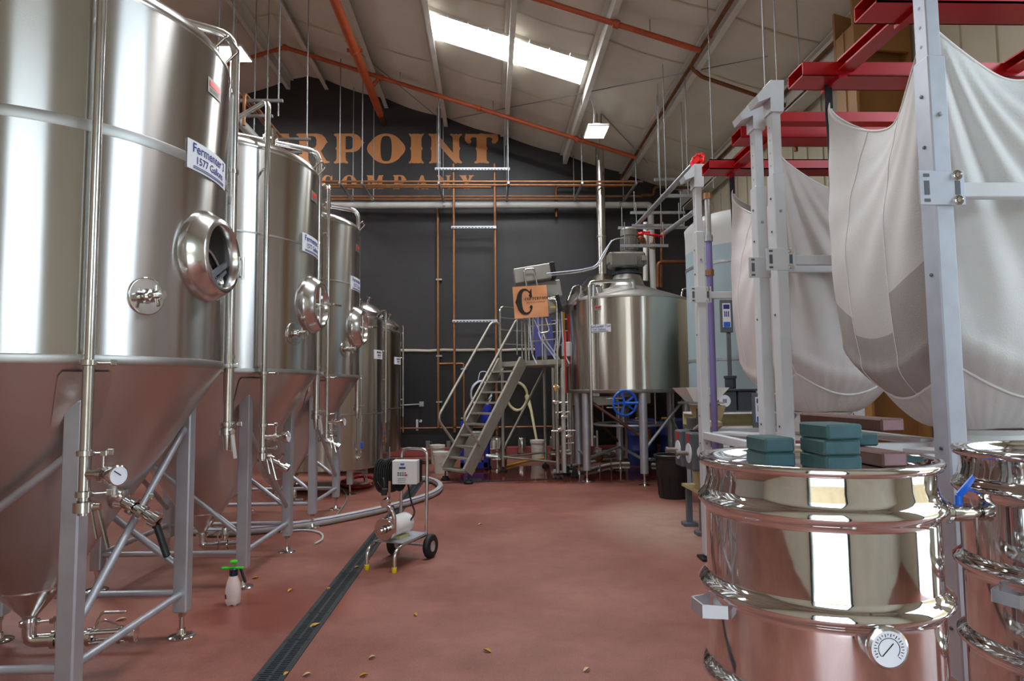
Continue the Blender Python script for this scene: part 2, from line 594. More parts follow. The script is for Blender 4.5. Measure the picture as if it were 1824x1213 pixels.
def stem(x0, x1, y0=0.0, y1=1.0, e=0.07, spur=0.035):
    """flared western stem with mid spurs, counter-clockwise"""
    w = 0.5 * (y0 + y1)
    xm = 0.5 * (x0 + x1)
    rt = [(x1 + e, y0 + .01), (x1 + e * .9, y0 + .04), (x1 + .02, y0 + .10), (x1, y0 + .18), (x1, w - .08), (x1 + spur, w), (x1, w + .08),
          (x1, y1 - .18), (x1 + .02, y1 - .10), (x1 + e * .9, y1 - .04), (x1 + e, y1 - .01)]
    top = [(x1 + e * .5, y1), (x1, y1 - .02), (xm + .02, y1 - .005), (xm, y1 - .03), (xm - .02, y1 - .005), (x0, y1 - .02), (x0 - e * .5, y1)]
    lf = [(x0 + x1 - x, y) for (x, y) in rt][::-1]
    bot = [(x, y0 + y1 - y) for (x, y) in top][::-1]
    return rt + top + lf + bot


GL = {}
GL['I'] = (0.50, [stem(.10, .40)])
GL['P'] = (0.98, [[(.12, 0), (.27, .03), (.29, .005), (.31, .03), (.46, 0), (.48, .04), (.42, .10), (.40, .20), (.40, .38), (.58, .38)] + arc(.58, .66, .28, .28, -88, -18, 6) + [(.93, .69), (.97, .70), (.93, .71)] + arc(.58, .72, .28, .28, 12, 86, 6) + [(.58, 1), (.12, 1), (.06, .98), (.06, .94), (.12, .90), (.14, .80), (.14, .56), (.10, .5), (.14, .44), (.14, .20), (.12, .10), (.06, .05), (.07, .01)],
                  [(.40, .47)] + [(.40, .90), (.48, .915), (.56, .90), (.60, .84), (.60, .53), (.56, .48), (.48, .465)]])
GL['O'] = (1.14, [[(.57 + .50 * c if abs(c) < .88 else .57 + (.44 + .12 * (abs(c) - .88) / .12) * (1 if c > 0 else -1), .5 + .5 * s_) for (c, s_) in [(math.cos(2 * PI * i / 48), math.sin(2 * PI * i / 48)) for i in range(48)]],
                  [(.57 + .165 * math.copysign(abs(math.cos(t)) ** .55, math.cos(t)), .5 + .42 * math.copysign(abs(math.sin(t)) ** .8, math.sin(t))) for t in [2 * PI * i / 28 for i in range(28)]]])
GL['T'] = (1.04, [[(.34, 0), (.50, .03), (.52, .005), (.54, .03), (.70, 0), (.74, .04), (.67, .10), (.66, .20), (.66, .42), (.69, .5), (.66, .58), (.66, .86), (.74, .88), (.80, .86), (.84, .80), (.80, .73), (.84, .67), (.92, .67), (.99, .76), (1.0, .86), (.97, 1.0), (.93, .98), (.60, .985), (.52, 1.01), (.44, .985), (.11, .98), (.07, 1.0), (.04, .86), (.05, .76), (.12, .67), (.20, .67), (.24, .73), (.20, .80), (.24, .86), (.30, .88), (.38, .86), (.38, .58), (.35, .5), (.38, .42), (.38, .20), (.37, .10), (.30, .04)]])
GL['N'] = (1.06, [[(.06, .02), (.10, 0), (.22, .03), (.24, .005), (.26, .03), (.40, 0), (.42, .03), (.36, .09), (.35, .18), (.35, .60), (.80, .02), (.84, .005), (.88, .03), (.98, 0), (1.02, .04), (.95, .12), (.93, .22), (.93, .42), (.96, .5), (.93, .58), (.93, .82), (.95, .90), (1.01, .95), (1.0, 1.0), (.88, .97), (.84, .995), (.80, .97), (.69, 1.0), (.66, .96), (.73, .90), (.75, .82), (.75, .36), (.32, .97), (.26, 1.0), (.20, .98), (.08, 1.0), (.05, .96), (.12, .90), (.14, .80), (.14, .58), (.11, .5), (.14, .42), (.14, .2), (.12, .09)]])
GL['E'] = (0.86, [[(.10, 0), (.80, 0), (.84, .24), (.80, .28), (.74, .20), (.66, .14), (.40, .12), (.40, .46), (.52, .45), (.56, .36), (.60, .36), (.60, .64), (.56, .64), (.52, .55), (.40, .54), (.40, .88), (.64, .87), (.72, .80), (.78, .72), (.82, .76), (.80, 1.0), (.10, 1.0), (.06, .96), (.12, .90), (.14, .8), (.14, .58), (.10, .5), (.14, .42), (.14, .2), (.12, .1), (.06, .04)]])
GL['R'] = (1.04, [[(.10, 0), (.24, .03), (.26, .005), (.28, .03), (.44, 0), (.46, .04), (.41, .10), (.40, .20), (.40, .40), (.48, .42), (.56, .30), (.66, .08), (.76, 0), (1.0, .02), (1.02, .06), (.92, .10), (.84, .24), (.76, .42), (.82, .50), (.88, .62), (.93, .70), (.97, .72), (.93, .74), (.88, .86), (.78, .97), (.64, 1), (.10, 1), (.05, .97), (.06, .94), (.12, .90), (.14, .80), (.14, .56), (.10, .5), (.14, .44), (.14, .2), (.12, .1), (.05, .05)],
                  [(.40, .52), (.40, .90), (.52, .915), (.60, .88), (.63, .80), (.63, .62), (.60, .55), (.52, .515)]])
GL['C'] = (0.98, [[(.93, .30)] + arc(.57, .5, .40, .50, -30, -90, 6) + arc(.52, .5, .42, .50, -95, -165, 7) + [(.06, .47), (.02, .5), (.06, .53)] + arc(.52, .5, .42, .50, 165, 95, 7) + arc(.57, .5, .36, .5, 90, 55, 4) + [(.84, .88), (.90, .98), (.93, .97), (.93, .66), (.88, .64), (.80, .66), (.76, .74), (.82, .78), (.74, .88), (.62, .92), (.50, .90), (.42, .80), (.39, .65), (.38, .5), (.39, .35), (.42, .2), (.50, .10), (.62, .08), (.74, .12), (.82, .22), (.76, .26), (.80, .34), (.88, .35)]])
GL['M'] = (1.2, [[(.05, 0), (.18, .03), (.33, 0), (.35, .05), (.29, .1), (.28, .62), (.55, .02), (.60, 0), (.65, .02), (.83, .55), (.83, .1), (.78, .05), (.80, 0), (.96, .03), (1.12, 0), (1.14, .05), (1.08, .1), (1.06, .5), (1.08, .9), (1.14, .95), (1.12, 1), (.92, .98), (.84, 1), (.65, .45), (.42, 1), (.30, .98), (.06, 1), (.04, .95), (.10, .9), (.12, .5), (.10, .1), (.04, .05)]])
GL['A'] = (1.1, [[(.04, 0), (.16, .03), (.36, 0), (.38, .05), (.30, .10), (.34, .24), (.58, .24), (.62, .10), (.56, .05), (.58, 0), (.82, .03), (1.04, 0), (1.06, .05), (.98, .10), (.70, .97), (.56, 1.0), (.50, .92), (.16, .10), (.02, .05)],
                 [(.37, .34), (.47, .66), (.56, .34)]])
GL['Y'] = (1.06, [[(.34, 0), (.52, .03), (.70, 0), (.73, .05), (.66, .10), (.66, .42), (.88, .88), (1.0, .95), (.99, 1), (.80, .98), (.66, 1), (.65, .95), (.70, .9), (.60, .58), (.46, .9), (.50, .95), (.48, 1), (.25, .98), (.04, 1), (.02, .95), (.12, .88), (.38, .42), (.38, .1), (.31, .05)]])
GLT = {k: (w,) + poly2d(l) for k, (w, l) in GL.items()}


def decal(mb, vf, o, ex, ey, sx=1.0, sy=1.0):
    vs, fs = vf
    o, ex, ey = Vector(o), Vector(ex), Vector(ey)
    return mb.add([o + ex * (v.x * sx) + ey * (v.y * sy) for v in vs], fs)


# ================================================================== the room
XL, XR, YB, YF = -13.7, 5.0, 15.6, -1.5     # left wall, right wall, end wall, wall behind the camera
RX, RZ, RS = -4.37, 9.22, 0.32              # ridge position, height, roof slope


def roof(x):
    return RZ - RS * abs(x - RX)


fl = MB()
fl.add([(XL, YF, 0), (XR, YF, 0), (XR, YB, 0), (XL, YB, 0)], [(0, 1, 2, 3)])
floor = struct(fl.build('floor', 'floor_epoxy', loc=(0, 0, 0)), 'red-brown epoxy brewery floor with wet patches')
g = MB()
g.add([(-40, -60, -.06), (40, -60, -.06), (40, YF - .3, -.06), (-40, YF - .3, -.06)], [(0, 1, 2, 3)])
g.add([(XR + .3, -60, -.06), (40, -60, -.06), (40, 30, -.06), (XR + .3, 30, -.06)], [(0, 1, 2, 3)])
struct(g.build('ground', 'concrete', loc=(0, 0, 0)))
# neighbouring buildings across the yard, seen only in reflections
w = MB(); w.box((1, -16, 2.4), (44, .4, 4.8)); w.box((15, 2, 2.0), (.4, 30, 4.0))
struct(w.build('wall_yard', 'brick_far'))

w = MB()
t = .2
w.add([(XL, YB, 0), (XR, YB, 0), (XR, YB, roof(XR)), (RX, YB, RZ), (XL, YB, roof(XL)),
       (XL, YB + t, 0), (XR, YB + t, 0), (XR, YB + t, roof(XR)), (RX, YB + t, RZ), (XL, YB + t, roof(XL))],
      [(0, 1, 2, 3, 4), (9, 8, 7, 6, 5), (0, 5, 6, 1), (1, 6, 7, 2), (2, 7, 8, 3), (3, 8, 9, 4), (4, 9, 5, 0)])
wall_back = struct(w.build('wall_back', 'wall_black', loc=(0, YB, 0)), 'black painted end wall with copper lettering')
w = MB(); w.box((XL - .1, (YB + YF) / 2, roof(XL) / 2), (.2, YB - YF, roof(XL)))
struct(w.build('wall_left', 'wall_beige'))
# right wall with the open side door
w = MB()
zr = roof(XR)
dy0, dy1, dz = 0.45, 2.78, 5.7
w.box((XR + .1, (YF + dy0) / 2, zr / 2), (.2, dy0 - YF, zr))
w.box((XR + .1, (dy1 + YB) / 2, zr / 2), (.2, YB - dy1, zr))
w.box((XR + .1, (dy0 + dy1) / 2, (zr + dz) / 2), (.2, dy1 - dy0, zr - dz))
wall_right = struct(w.build('wall_right', 'wall_cream'), 'cream ribbed metal wall panel behind the grain bags')
for i in range(26):
    r_ = MB(); y = 3.2 + i * .48
    r_.box((XR - .012, y, zr / 2), (.024, .05, zr))
    r_.build('panel_rib', 'wall_cream', wall_right)
# wall behind the camera with the loading door
w = MB()
lx0, lx1, lz = -1.1, 0.9, 4.2
def gable(x0, x1, z0):
    pts = [(x0, z0), (x1, z0), (x1, roof(x1))] + ([(RX, RZ)] if x0 < RX < x1 else []) + [(x0, roof(x0))]
    w.prism(pts, .2, (0, YF, 0), (1, 0, 0), (0, 0, 1), (0, -1, 0))
gable(XL, lx0, 0); gable(lx1, XR, 0); gable(lx0, lx1, lz)
struct(w.build('wall_front', 'wall_cream'))

for jn, (x, y, sx, sy, z) in enumerate(((lx0 - .06, YF, .12, .26, lz), (lx1 + .06, YF, .12, .26, lz), (XR + .1, dy0 - .06, .26, .12, dz), (XR + .1, dy1 + .06, .26, .12, dz))):
    j_ = MB().box((x, y, z / 2), (sx, sy, z))
    struct(j_.build('trim_%d' % (jn + 4), 'black_metal'))
# ceiling: insulation blankets sagging between the purlins
PUR = [RX - .42, RX + .42] + [RX + .42 + 1.44 * i for i in range(1, 7)]
PUR_L = [RX - .42 - 1.44 * i for i in range(1, 7)]
SKY = [(-.98, 1.72, 10.95, 11.80), (-.98, 1.72, 4.6, 5.45), (-10.6, -7.9, 10.95, 11.80), (-10.6, -7.9, 4.6, 5.45)]
cl = MB()
xs = sorted([XL, XR] + PUR + PUR_L)
for i in range(len(xs) - 1):
    a, b = xs[i], xs[i + 1]
    n = 6
    cols = []
    for k in range(n + 1):
        x = a + (b - a) * k / n
        sag = 0.05 * math.sin(PI * k / n)
        cols.append((x, roof(x) - sag))
    for k in range(n):
        (xa, za), (xb, zb) = cols[k], cols[k + 1]
        m = 46
        vs = []
        for j in range(m + 1):
            y = YF + (YB - YF) * j / m
            dip = 0.012 * math.sin(j * 2.1 + i)
            vs += [(xa, y, za + dip * math.sin(PI * k / n)), (xb, y, zb + dip * math.sin(PI * (k + 1) / n))]
        cl.add(vs, [(2 * j, 2 * j + 1, 2 * j + 3, 2 * j + 2)[::-1] for j in range(m)], True)
ceiling = struct(cl.build('ceiling', 'insulation', loc=(0, 0, 0)), 'pale vinyl-faced roof insulation between purlins')
w = MB()                                    # roof sheets above the insulation
w.add([(XL - .3, YF - .3, roof(XL) + .1), (RX, YF - .3, RZ + .2), (RX, YB + .3, RZ + .2), (XL - .3, YB + .3, roof(XL) + .1)], [(0, 1, 2, 3)])
w.add([(RX, YF - .3, RZ + .2), (XR + .3, YF - .3, roof(XR) + .1), (XR + .3, YB + .3, roof(XR) + .1), (RX, YB + .3, RZ + .2)], [(0, 1, 2, 3)])
struct(w.build('roof', 'galvanised', loc=(0, 0, 0)))
# tape seams of the insulation blankets, across the slope
for y in (14.3, 12.9, 10.2, 8.7, 7.2):
    sm = MB()
    for i in range(len(xs) - 1):
        a, b = xs[i], xs[i + 1]
        if a < -9:
            continue
        for k in range(6):
            x0, x1 = a + (b - a) * k / 6, a + (b - a) * (k + 1) / 6
            z0, z1 = roof(x0) - .05 * math.sin(PI * k / 6), roof(x1) - .05 * math.sin(PI * (k + 1) / 6)
            sm.add([(x0, y, z0 - .012), (x1, y, z1 - .012), (x1, y + .03, z1 - .012), (x0, y + .03, z0 - .012)], [(0, 1, 2, 3)[::-1]])
    sm.build('tape_seam', 'insulation_tape', ceiling)
# purlins: Z sections running the length of the hall
def purlin(x, y1=YB - .02):
    p = MB()
    z = roof(x) - .035
    s = 1 if x > RX else -1
    p.box((x, (YF + y1) / 2, z - .11), (.010, y1 - YF, .22))
    p.box((x + s * .04, (YF + y1) / 2, z - .22), (.09, y1 - YF, .012))
    p.box((x - s * .04, (YF + y1) / 2, z), (.09, y1 - YF, .012))
    return p.build('purlin', 'purlin_white', ceiling)
for x in PUR + PUR_L:
    purlin(x)
w = MB()                                    # eave strut under the roof at the right wall
w.box((XR - .32, (YF + YB) / 2, roof(XR - .32) - .22), (.02, YB - YF, .36))
w.box((XR - .20, (YF + YB) / 2, roof(XR - .2) - .42), (.26, YB - YF, .03))
struct(w.build('trim_1', 'purlin_white'), 'pale steel eave strut along the right wall')
# skylights: first one real, the other three unseen, added for even fill light
for i, (x0, x1, y0, y1) in enumerate(SKY):
    def q(mb, xa, xb, ya, yb, dz):
        mb.add([(xa, ya, roof(xa) - dz), (xb, ya, roof(xb) - dz), (xb, yb, roof(xb) - dz), (xa, yb, roof(xa) - dz)], [(3, 2, 1, 0)])
    fr = MB()
    for (xa, xb, ya, yb) in ((x0 - .05, x1 + .05, y0 - .06, y0), (x0 - .05, x1 + .05, y1, y1 + .06), (x0 - .05, x0, y0, y1), (x1, x1 + .05, y0, y1)):
        nx = 8
        for k in range(nx):
            u0, u1 = xa + (xb - xa) * k / nx, xa + (xb - xa) * (k + 1) / nx
            fr.box(((u0 + u1) / 2, (ya + yb) / 2, roof((u0 + u1) / 2) - .05), (abs(u1 - u0) * 1.03, yb - ya, .07), Matrix.Rotation(math.atan(RS) * (1 if x0 > RX else -1), 3, 'Y'))
    o = struct(fr.build('window_%d' % (i + 1), 'purlin_white', loc=(x0, y0, roof(x0))), 'bright roof skylight panel' if i == 0 else None)
    p = MB(); q(p, x0, x1, y0, y1, .075)
    p.build('skylight_pane', 'skylight_pane', o)

# kerb along the end wall
k = MB()
k.box((-1.2, YB - .09, .10), (XR + 8.2, .18, .20), bev=.015)
struct(k.build('trim_2', 'curb_red'), 'red painted kerb along the foot of the black wall')

lp = MB().box(((XL + XR) / 2 + 3, YB - .006, (.2 + at(800, 624, 15.55).z) / 2), (XR - XL - 6.2, .012, at(800, 624, 15.55).z - .2))
lp.build('lower_panel', 'wall_panel', wall_back)
# lettering painted on the end wall
def wall_word(word, x0s, x1s, top, bot):
    for ch, xa, xb in zip(word, x0s, x1s):
        wd, vs, fs = GLT[ch]
        a = at(xa, bot, YB - .006); b = at(xb, top, YB - .006)
        zt = at((xa + xb) / 2, top, YB).z; zb = at((xa + xb) / 2, bot, YB).z
        m = MB()
        mx = max(v.x for v in vs); mn = min(v.x for v in vs)
        decal(m, ([Vector(((v.x - mn) / (mx - mn), v.y)) for v in vs], fs), (a.x, YB - .006, zb), (1, 0, 0), (0, 0, 1), b.x - a.x, zt - zb)
        m.build('letter', 'copper_paint', wall_back)
wall_word('COPPERPOINT', [208, 272, 343, 403, 466, 527, 594.5, 653.5, 728, 763, 828], [264, 340, 398, 460, 517, 588, 651, 722, 755, 823.5, 887.5], 238, 291.5)
wall_word('COMPANY', [571, 608, 653, 700, 737.5, 778, 818.5], [592, 636, 683, 725, 763, 803, 844], 312, 337)

# tan painted steel column of the building frame
c = MB()
c.box((4.62, 7.5, 2.9), (.70, .03, 5.8)); c.box((4.30, 7.5, 2.9), (.03, .42, 5.8)); c.box((4.95, 7.5, 2.9), (.03, .42, 5.8))
struct(c.build('column', 'tan_steel'), 'tan painted steel building column behind the grain bags')
bm_ = MB()
bm_.prism([(4.28, 5.50), (4.95, 5.45), (4.95, 5.95), (4.28, 6.15)], .04, (0, 7.28, 0), (1, 0, 0), (0, 0, 1), (0, 1, 0))
bm_.prism([(4.28, 5.50), (4.95, 5.45), (4.95, 5.95), (4.28, 6.15)], .04, (0, 7.68, 0), (1, 0, 0), (0, 0, 1), (0, 1, 0))
struct(bm_.build('trim_3', 'tan_steel'), 'tan haunch plate at the head of the steel column')

# trench drain with slotted grate sections
td = thing('trench_drain', 'long dark slotted trench drain grate let into the red floor', 'drain', (-1.18, 6.5, 0))
x0, wd = -1.225, .145
m = MB(); m.box((x0, 7.0, .0015), (wd, 8.4, .003)); m.build('channel', 'channel_dark', td)
m = MB()
for s_ in (-1, 1):
    m.box((x0 + s_ * (wd / 2 + .006), 7.0, .004), (.016, 8.4, .008))
m.build('grate_frame', 'iron_dark', td)
sec = MB()
L_ = .5
for s_ in (-1, 0, 1):
    sec.box((x0 + s_ * .062, 2.8 + L_ / 2, .006), (.016, L_ - .01, .006))
for j in range(20):
    sec.box((x0 - .031, 2.8 + .025 * j + .014, .006), (.05, .012, .005))
    sec.box((x0 + .031, 2.8 + .025 * j + .020, .006), (.05, .012, .005))
s0 = sec.build('grate_section', 'iron_dark', td)
for j in range(1, 16):
    c = s0.copy(); col.objects.link(c); c.parent = td
    c.location = (0, L_ * j, 0)
# the cross drain in front of the tun
td2 = thing('floor_drain', 'narrow toothed floor drain strip in front of the stair foot', 'drain', (.3, 11.3, 0))
a, b = at(748, 858, 1), at(1012, 852, 1)
pa = V(-1.05, 11.05, 0); pb = V(1.3, 11.45, 0)
m = MB(); m.beam(pa + V(0, 0, .002), pb + V(0, 0, .002), .05, .004); m.build('channel', 'channel_dark', td2)
m = MB()
for j in range(60):
    p = pa.lerp(pb, (j + .5) / 60)
    m.box(p + V(0, 0, .008), (.022, .06, .012))
m.build('grate_bars', 'iron_dark', td2)


def floor_at(px, py):
    v = ROT @ Vector(((px - 912) / F, -(py - 606.5) / F, -1.0))
    k = -CAM.z / v.z
    return CAM + v * k


# ================================================================== roof services
def pipe_thing(name, pts, r, mat, label, cat, bend=0.0, group=None, n=10):
    m = MB().tube(pts, r, n, bend)
    return tag(m.build(name, mat), label, cat, group)


# main sprinkler pipe and its branches
t = thing('sprinkler_main', 'thick orange sprinkler main running to the black wall under the roof', 'pipe', (-2.53, 10, 7.95))
MB().tube([(-2.53, YF + .3, 8.0), (-2.53, YB - .55, 8.0)], .085, 16).build('pipe', 'orange_paint', t)
MB().tube([(-2.53, YB - .55, 8.0), (-2.53, YB - .02, 8.0)], .075, 16).build('dark_end', 'grease_brown', t)
for y in (12.15, 6.0):
    m = MB().lathe([(.085, -.06), (.105, -.05), (.105, .05), (.085, .06)], (-2.53, y, 8.0), (0, 1, 0), 20)
    m.box((-2.41, y, 8.0), (.05, .06, .05)); m.box((-2.65, y, 8.0), (.05, .06, .05))
    m.build('coupling', 'orange_paint', t)
MB().tube([(-2.53, 13.8, 8.03), (-2.35, 13.8, roof(-2.3) - .30)], .045, 10).build('riser', 'orange_paint', t)


def branch(y, xa, xb, label, peak=True):
    pts = [V(xa, y, roof(xa) - .29)] + ([V(RX, y, RZ - .29)] if xa < RX < xb else []) + [V(xb, y, roof(xb) - .29)]
    t = thing('sprinkler_branch', label, 'pipe', (0, y, pts[-1].z), 'orange sprinkler branch lines')
    MB().tube(pts, .042, 10).build('pipe', 'orange_paint', t)
    for x in [RX] * (xa < RX < xb) + [-5.9, -2.3, -.2, 1.9]:
        if xa < x < xb:
            m = MB().lathe([(.042, -.05), (.062, -.04), (.062, .04), (.042, .05)], (x, y, roof(x) - .29), (1, 0, -RS if x >= RX else RS), 12)
            m.build('fitting', 'orange_paint', t)
    for x in (-3.9, -1.9, 0.1, 2.4):
        if xa < x < xb:
            MB().tube([(x, y, roof(x) - .29), (x, y, roof(x) - .02)], .008, 6).build('hanger', 'rod_steel', t)


branch(13.8, -8.5, 3.18, 'orange sprinkler branch following the roof slope over the painted word')
branch(9.3, -.6, 3.14, 'orange sprinkler branch beside the skylight ending at a purlin')

# lamps
def led_lamp(name, c, sx, sy, label, tilt=0.0):
    t = thing(name, label, 'lamp', c, 'square high bay lamps')
    c = Vector(c)
    m = MB().box(c + V(0, 0, .03), (sx, sy, .05), bev=.012)
    m.box(c + V(0, 0, .09), (sx * .3, sy * .5, .08), bev=.01)
    m.build('housing', 'white_paint', t)
    m = MB().add([c + V(-sx * .47, -sy * .47, .002), c + V(sx * .47, -sy * .47, .002), c + V(sx * .47, sy * .47, .002), c + V(-sx * .47, sy * .47, .002)], [(3, 2, 1, 0)])
    m.build('diffuser', 'lamp_led', t)
    return t, c


LP = at(1062, 236, 12.3)
t, c = led_lamp('high_bay_lamp', LP, .40, .62, 'lit square high bay lamp hanging in front of the steel flue')
zc = roof(1.8) - .2
MB().tube([c + V(-.05, 0, .12), c + V(-.03, 0, .42), c + V(-.1, 0, .7), (1.83, c.y, zc - .05)], .010, 6, .1).build('cable', 'white_paint', t)
for dx in (.02, .10):
    m = MB()
    n_ = 20
    for j in range(n_):
        z = c.z + .12 + (zc - c.z - .3) * j / n_
        m.box((c.x + dx, c.y, z), (.016 if j % 2 else .006, .006 if j % 2 else .016, .055))
    m.build('chain', 'white_paint', t)
MB().box((1.84, c.y, zc + .02), (.08, .12, .10)).build('clamp', 'iron_dark', t)
LP2 = at(420, 97, 12.6)
t, c = led_lamp('high_bay_lamp', LP2 - V(.2, 0, 0), .85, .62, 'lit flat lamp under the roof beside the tall bent tank pipe')
MB().tube([c + V(-.2, 0, .1), c + V(-.2, 0, roof(c.x) - c.z - .1)], .01, 6).build('cable', 'white_paint', t)
MB().tube([c + V(.2, 0, .1), c + V(.2, 0, roof(c.x + .2) - c.z - .1)], .01, 6).build('cable', 'white_paint', t)

# sway wires under the roof
for i, (p1, p2, lab) in enumerate((
        ((at(806, 212, 15.4)), V(4.1, 9.2, roof(4.1) - .12), 'long pale bracing wire crossing under the roof past the lamp'),
        ((at(775, 205, 15.4)), V(-2.9, 13.0, roof(-2.9) - .1), 'short pale bracing wire above the painted letter N'),
        ((at(1180, 318, 15.2)), V(2.2, 12.6, roof(2.2) - .1), 'thin bracing wire from purlin to the right end of black wall'))):
    pipe_thing('bracing_wire', [p1, p2], .009, 'rod_steel', lab, 'wire', n=6)

# copper line clipped along the purlins on the right
XP = PUR[-2]
t = thing('copper_line', 'dark copper line following the purlin and crossing the right roof bay', 'pipe', (XP, 10, roof(XP) - .3))
zz = roof(XP) - .20
MB().tube([(XP - .07, 2.0, zz), (XP - .07, 15.35, zz), (XP - .07, 15.35, 6.35), (1.6, 15.35, 6.35), (1.6, 15.35, 5.62)], .032, 8, .09).build('pipe', 'copper_old', t)
x2 = PUR[-1]
MB().tube([(XP - .07, 9.9, zz), (XP + .1, 9.9, zz - .16), (x2 - .02, 9.9, roof(x2) - .36)], .032, 8, .06).build('cross_pipe', 'copper_old', t)
MB().tube([(x2 - .02, 9.9, roof(x2) - .36), (x2 + .12, 9.9, roof(x2) - .40), (x2 + .12, 9.9, roof(x2) - 1.1)], .032, 8, .06).build('drop_pipe', 'copper_old', t)
for y in (9.0, 11.5, 13.4):
    MB().lathe([(.032, -.03), (.042, -.02), (.042, .02), (.032, .03)], (XP - .07, y, zz), (0, 1, 0), 10).build('fitting', 'copper_pipe', t)
t = thing('copper_line', 'dark copper line along the outermost purlin above the red frames', 'pipe', (x2, 10, roof(x2) - .3))
zz2 = roof(x2) - .20
MB().tube([(x2 - .07, 2.0, zz2), (x2 - .07, 14.7, zz2), (x2 - .9, 14.7, zz2 + .02), (x2 - .9, 14.7, 5.95), (x2 - 1.2, 14.7, 5.95)], .032, 8, .09).build('pipe', 'copper_old', t)
for y in (6.5, 8.2, 11.0):
    MB().lathe([(.032, -.03), (.042, -.02), (.042, .02), (.032, .03)], (x2 - .07, y, zz2), (0, 1, 0), 10).build('fitting', 'copper_pipe', t)

for (px, y0_, d, lab) in ((1271, 335, 8.4, 'thin hanging rod left of the far red frame'), (1364, 185, 6.8, 'thin hanging rod above the paired white posts'), (1384, 150, 7.2, 'thin hanging rod right above the inner post head'), (1424, 120, 7.8, 'thin hanging rod beside the tan column'), (1178, 400, 11.0, 'thin hanging rod above the mash tun motor')):
    p_ = at(px, y0_, d)
    pipe_thing('hanging_rod', [p_, V(p_.x, d, roof(p_.x) - .05)], .007, 'rod_steel', lab, 'rod', n=6, group='thin hanging rods')
# ================================================================== services on the end wall
ZT = 6.0
names = ['uppermost thin copper line of the front three along the black wall', 'middle thin copper line of the front three along the black wall',
         'lowest thin copper line of the front three along the black wall']
def drop(px, py, d):
    return at(px, py, d)
for i, (y, z) in enumerate(((13.95, 6.03), (14.2, 6.03), (14.35, 6.03))):
    e = (3.35, 3.25, 0.05)[i]
    pipe_thing('copper_pipe', ([(-3.66 - .09 * i, 9.7, z - .5), (-3.66 - .09 * i, 9.7, z), (-3.66 - .09 * i, y, z), (e, y, z)] if i < 2 else [(-3.7, y, z), (e, y, z)]), .026, 'copper_pipe', names[i], 'pipe', group='copper lines on the trapeze hangers', bend=.08)
for i, (y, z) in enumerate(((15.05, 6.03), (15.3, 6.03))):
    pipe_thing('copper_pipe', [(-3.7, y, z), (3.6 - .9 * i, y, z)], .024, 'copper_pipe',
               ('upper copper line of the rear pair just above the white pipe', 'copper line of the rear pair lying closest above the white pipe')[i], 'pipe', group='copper lines on the trapeze hangers', bend=.08)
t = thing('white_pipe', 'thick white pipe running level across the black wall under the lettering', 'pipe', (-1.5, 15.2, 5.85))
MB().tube([(-3.98, 9.3, 5.86), (-3.98, 15.2, 5.86), (3.82, 15.2, 5.86), (3.86, 15.2, 3.0)], .075, 16, .08).build('pipe', 'pipe_white', t)
for x in (-1.05, 3.1):
    MB().lathe([(.075, -.03), (.086, -.03), (.086, .03), (.075, .03)], (x, 15.2, 5.86), (1, 0, 0), 16).build('collar', 'galvanised', t)
for i, x in enumerate((-3.2, -2.72, -1.08, .42, 2.02, 3.2)):
    t = thing('trapeze_hanger', ('steel strut trapeze at the corner where the wall pipes turn', 'steel strut trapeze on thin rods below the letter O', 'steel strut trapeze on thin rods below the letter N',
              'steel strut trapeze on thin rods right of the lettering', 'steel strut trapeze on thin rods left of the flue', 'steel strut trapeze on thin rods at the copper line bend')[i], 'hanger', (x, 14.6, ZT), 'pipe trapezes along the black wall')
    MB().box((x, 14.6, ZT - .02), (.042, 1.45, .042)).build('strut', 'galvanised', t)
    for y in (13.92, 15.28):
        MB().tube([(x, y, ZT - .06), (x, y, roof(x) - .1)], .012, 6).build('rod', 'rod_steel', t)

for i, y in enumerate((9.85, 11.4)):
    t = thing('trapeze_hanger', ('cross strut hanger just above the bent tank pipe', 'cross strut hanger behind the middle fermenter dome')[i], 'hanger', (-3.6, y, ZT), 'pipe trapezes over the tank row')
    MB().box((-3.66, y, ZT - .02), (1.05, .042, .042)).build('strut', 'galvanised', t)
    MB().box((-3.66, y, ZT - .26), (.75, .042, .042)).build('lower_strut', 'galvanised', t)
    for x in (-4.12, -3.2, -3.9):
        MB().tube([(x, y, ZT - .26), (x, y, roof(x) - .1)], .010, 6).build('rod', 'rod_steel', t)
# long vertical copper drops with strut brackets
for px, top, bot, lab in ((780, 366, 762, 'leftmost vertical copper pipe on the black wall'), (808, 292, 770, 'middle vertical copper pipe crossing the white pipe'),
                          (881, 292, 775, 'vertical copper pipe passing behind the handrail and stairs')):
    d = 15.5 if px == 780 else 15.03
    a, b = at(px, top, d), at(px + (bot - top) * .006, bot, d)
    t = thing('copper_drop', lab, 'pipe', (a.x, d, b.z), 'vertical copper drops')
    MB().tube([V(a.x, d, a.z), V(a.x, d, b.z)], .032, 10).build('pipe', 'copper_pipe', t)
    if px == 780:
        for py in (498, 634, 716):
            z = at(px, py, d).z
            MB().box((a.x + .02, d + .02, z), (.14, .10, .035)).build('clip', 'galvanised', t)
        z1 = at(780, 648, d).z; xb_ = at(826, 660, d).x; zb_ = at(826, 770, d).z
        MB().tube([(a.x, d, z1), (xb_, d, z1), (xb_, d, zb_)], .026, 8, .05).build('branch_pipe', 'copper_pipe', t)
        for py in (657, 745):
            MB().box((xb_, d + .02, at(826, py, d).z), (.14, .10, .035)).build('clip', 'galvanised', t)
    else:
        MB().lathe([(.032, 0), (.042, .01), (.042, .05), (.032, .06)], (a.x, d, b.z + .1), (0, 0, 1), 10).build('fitting', 'copper_old', t)


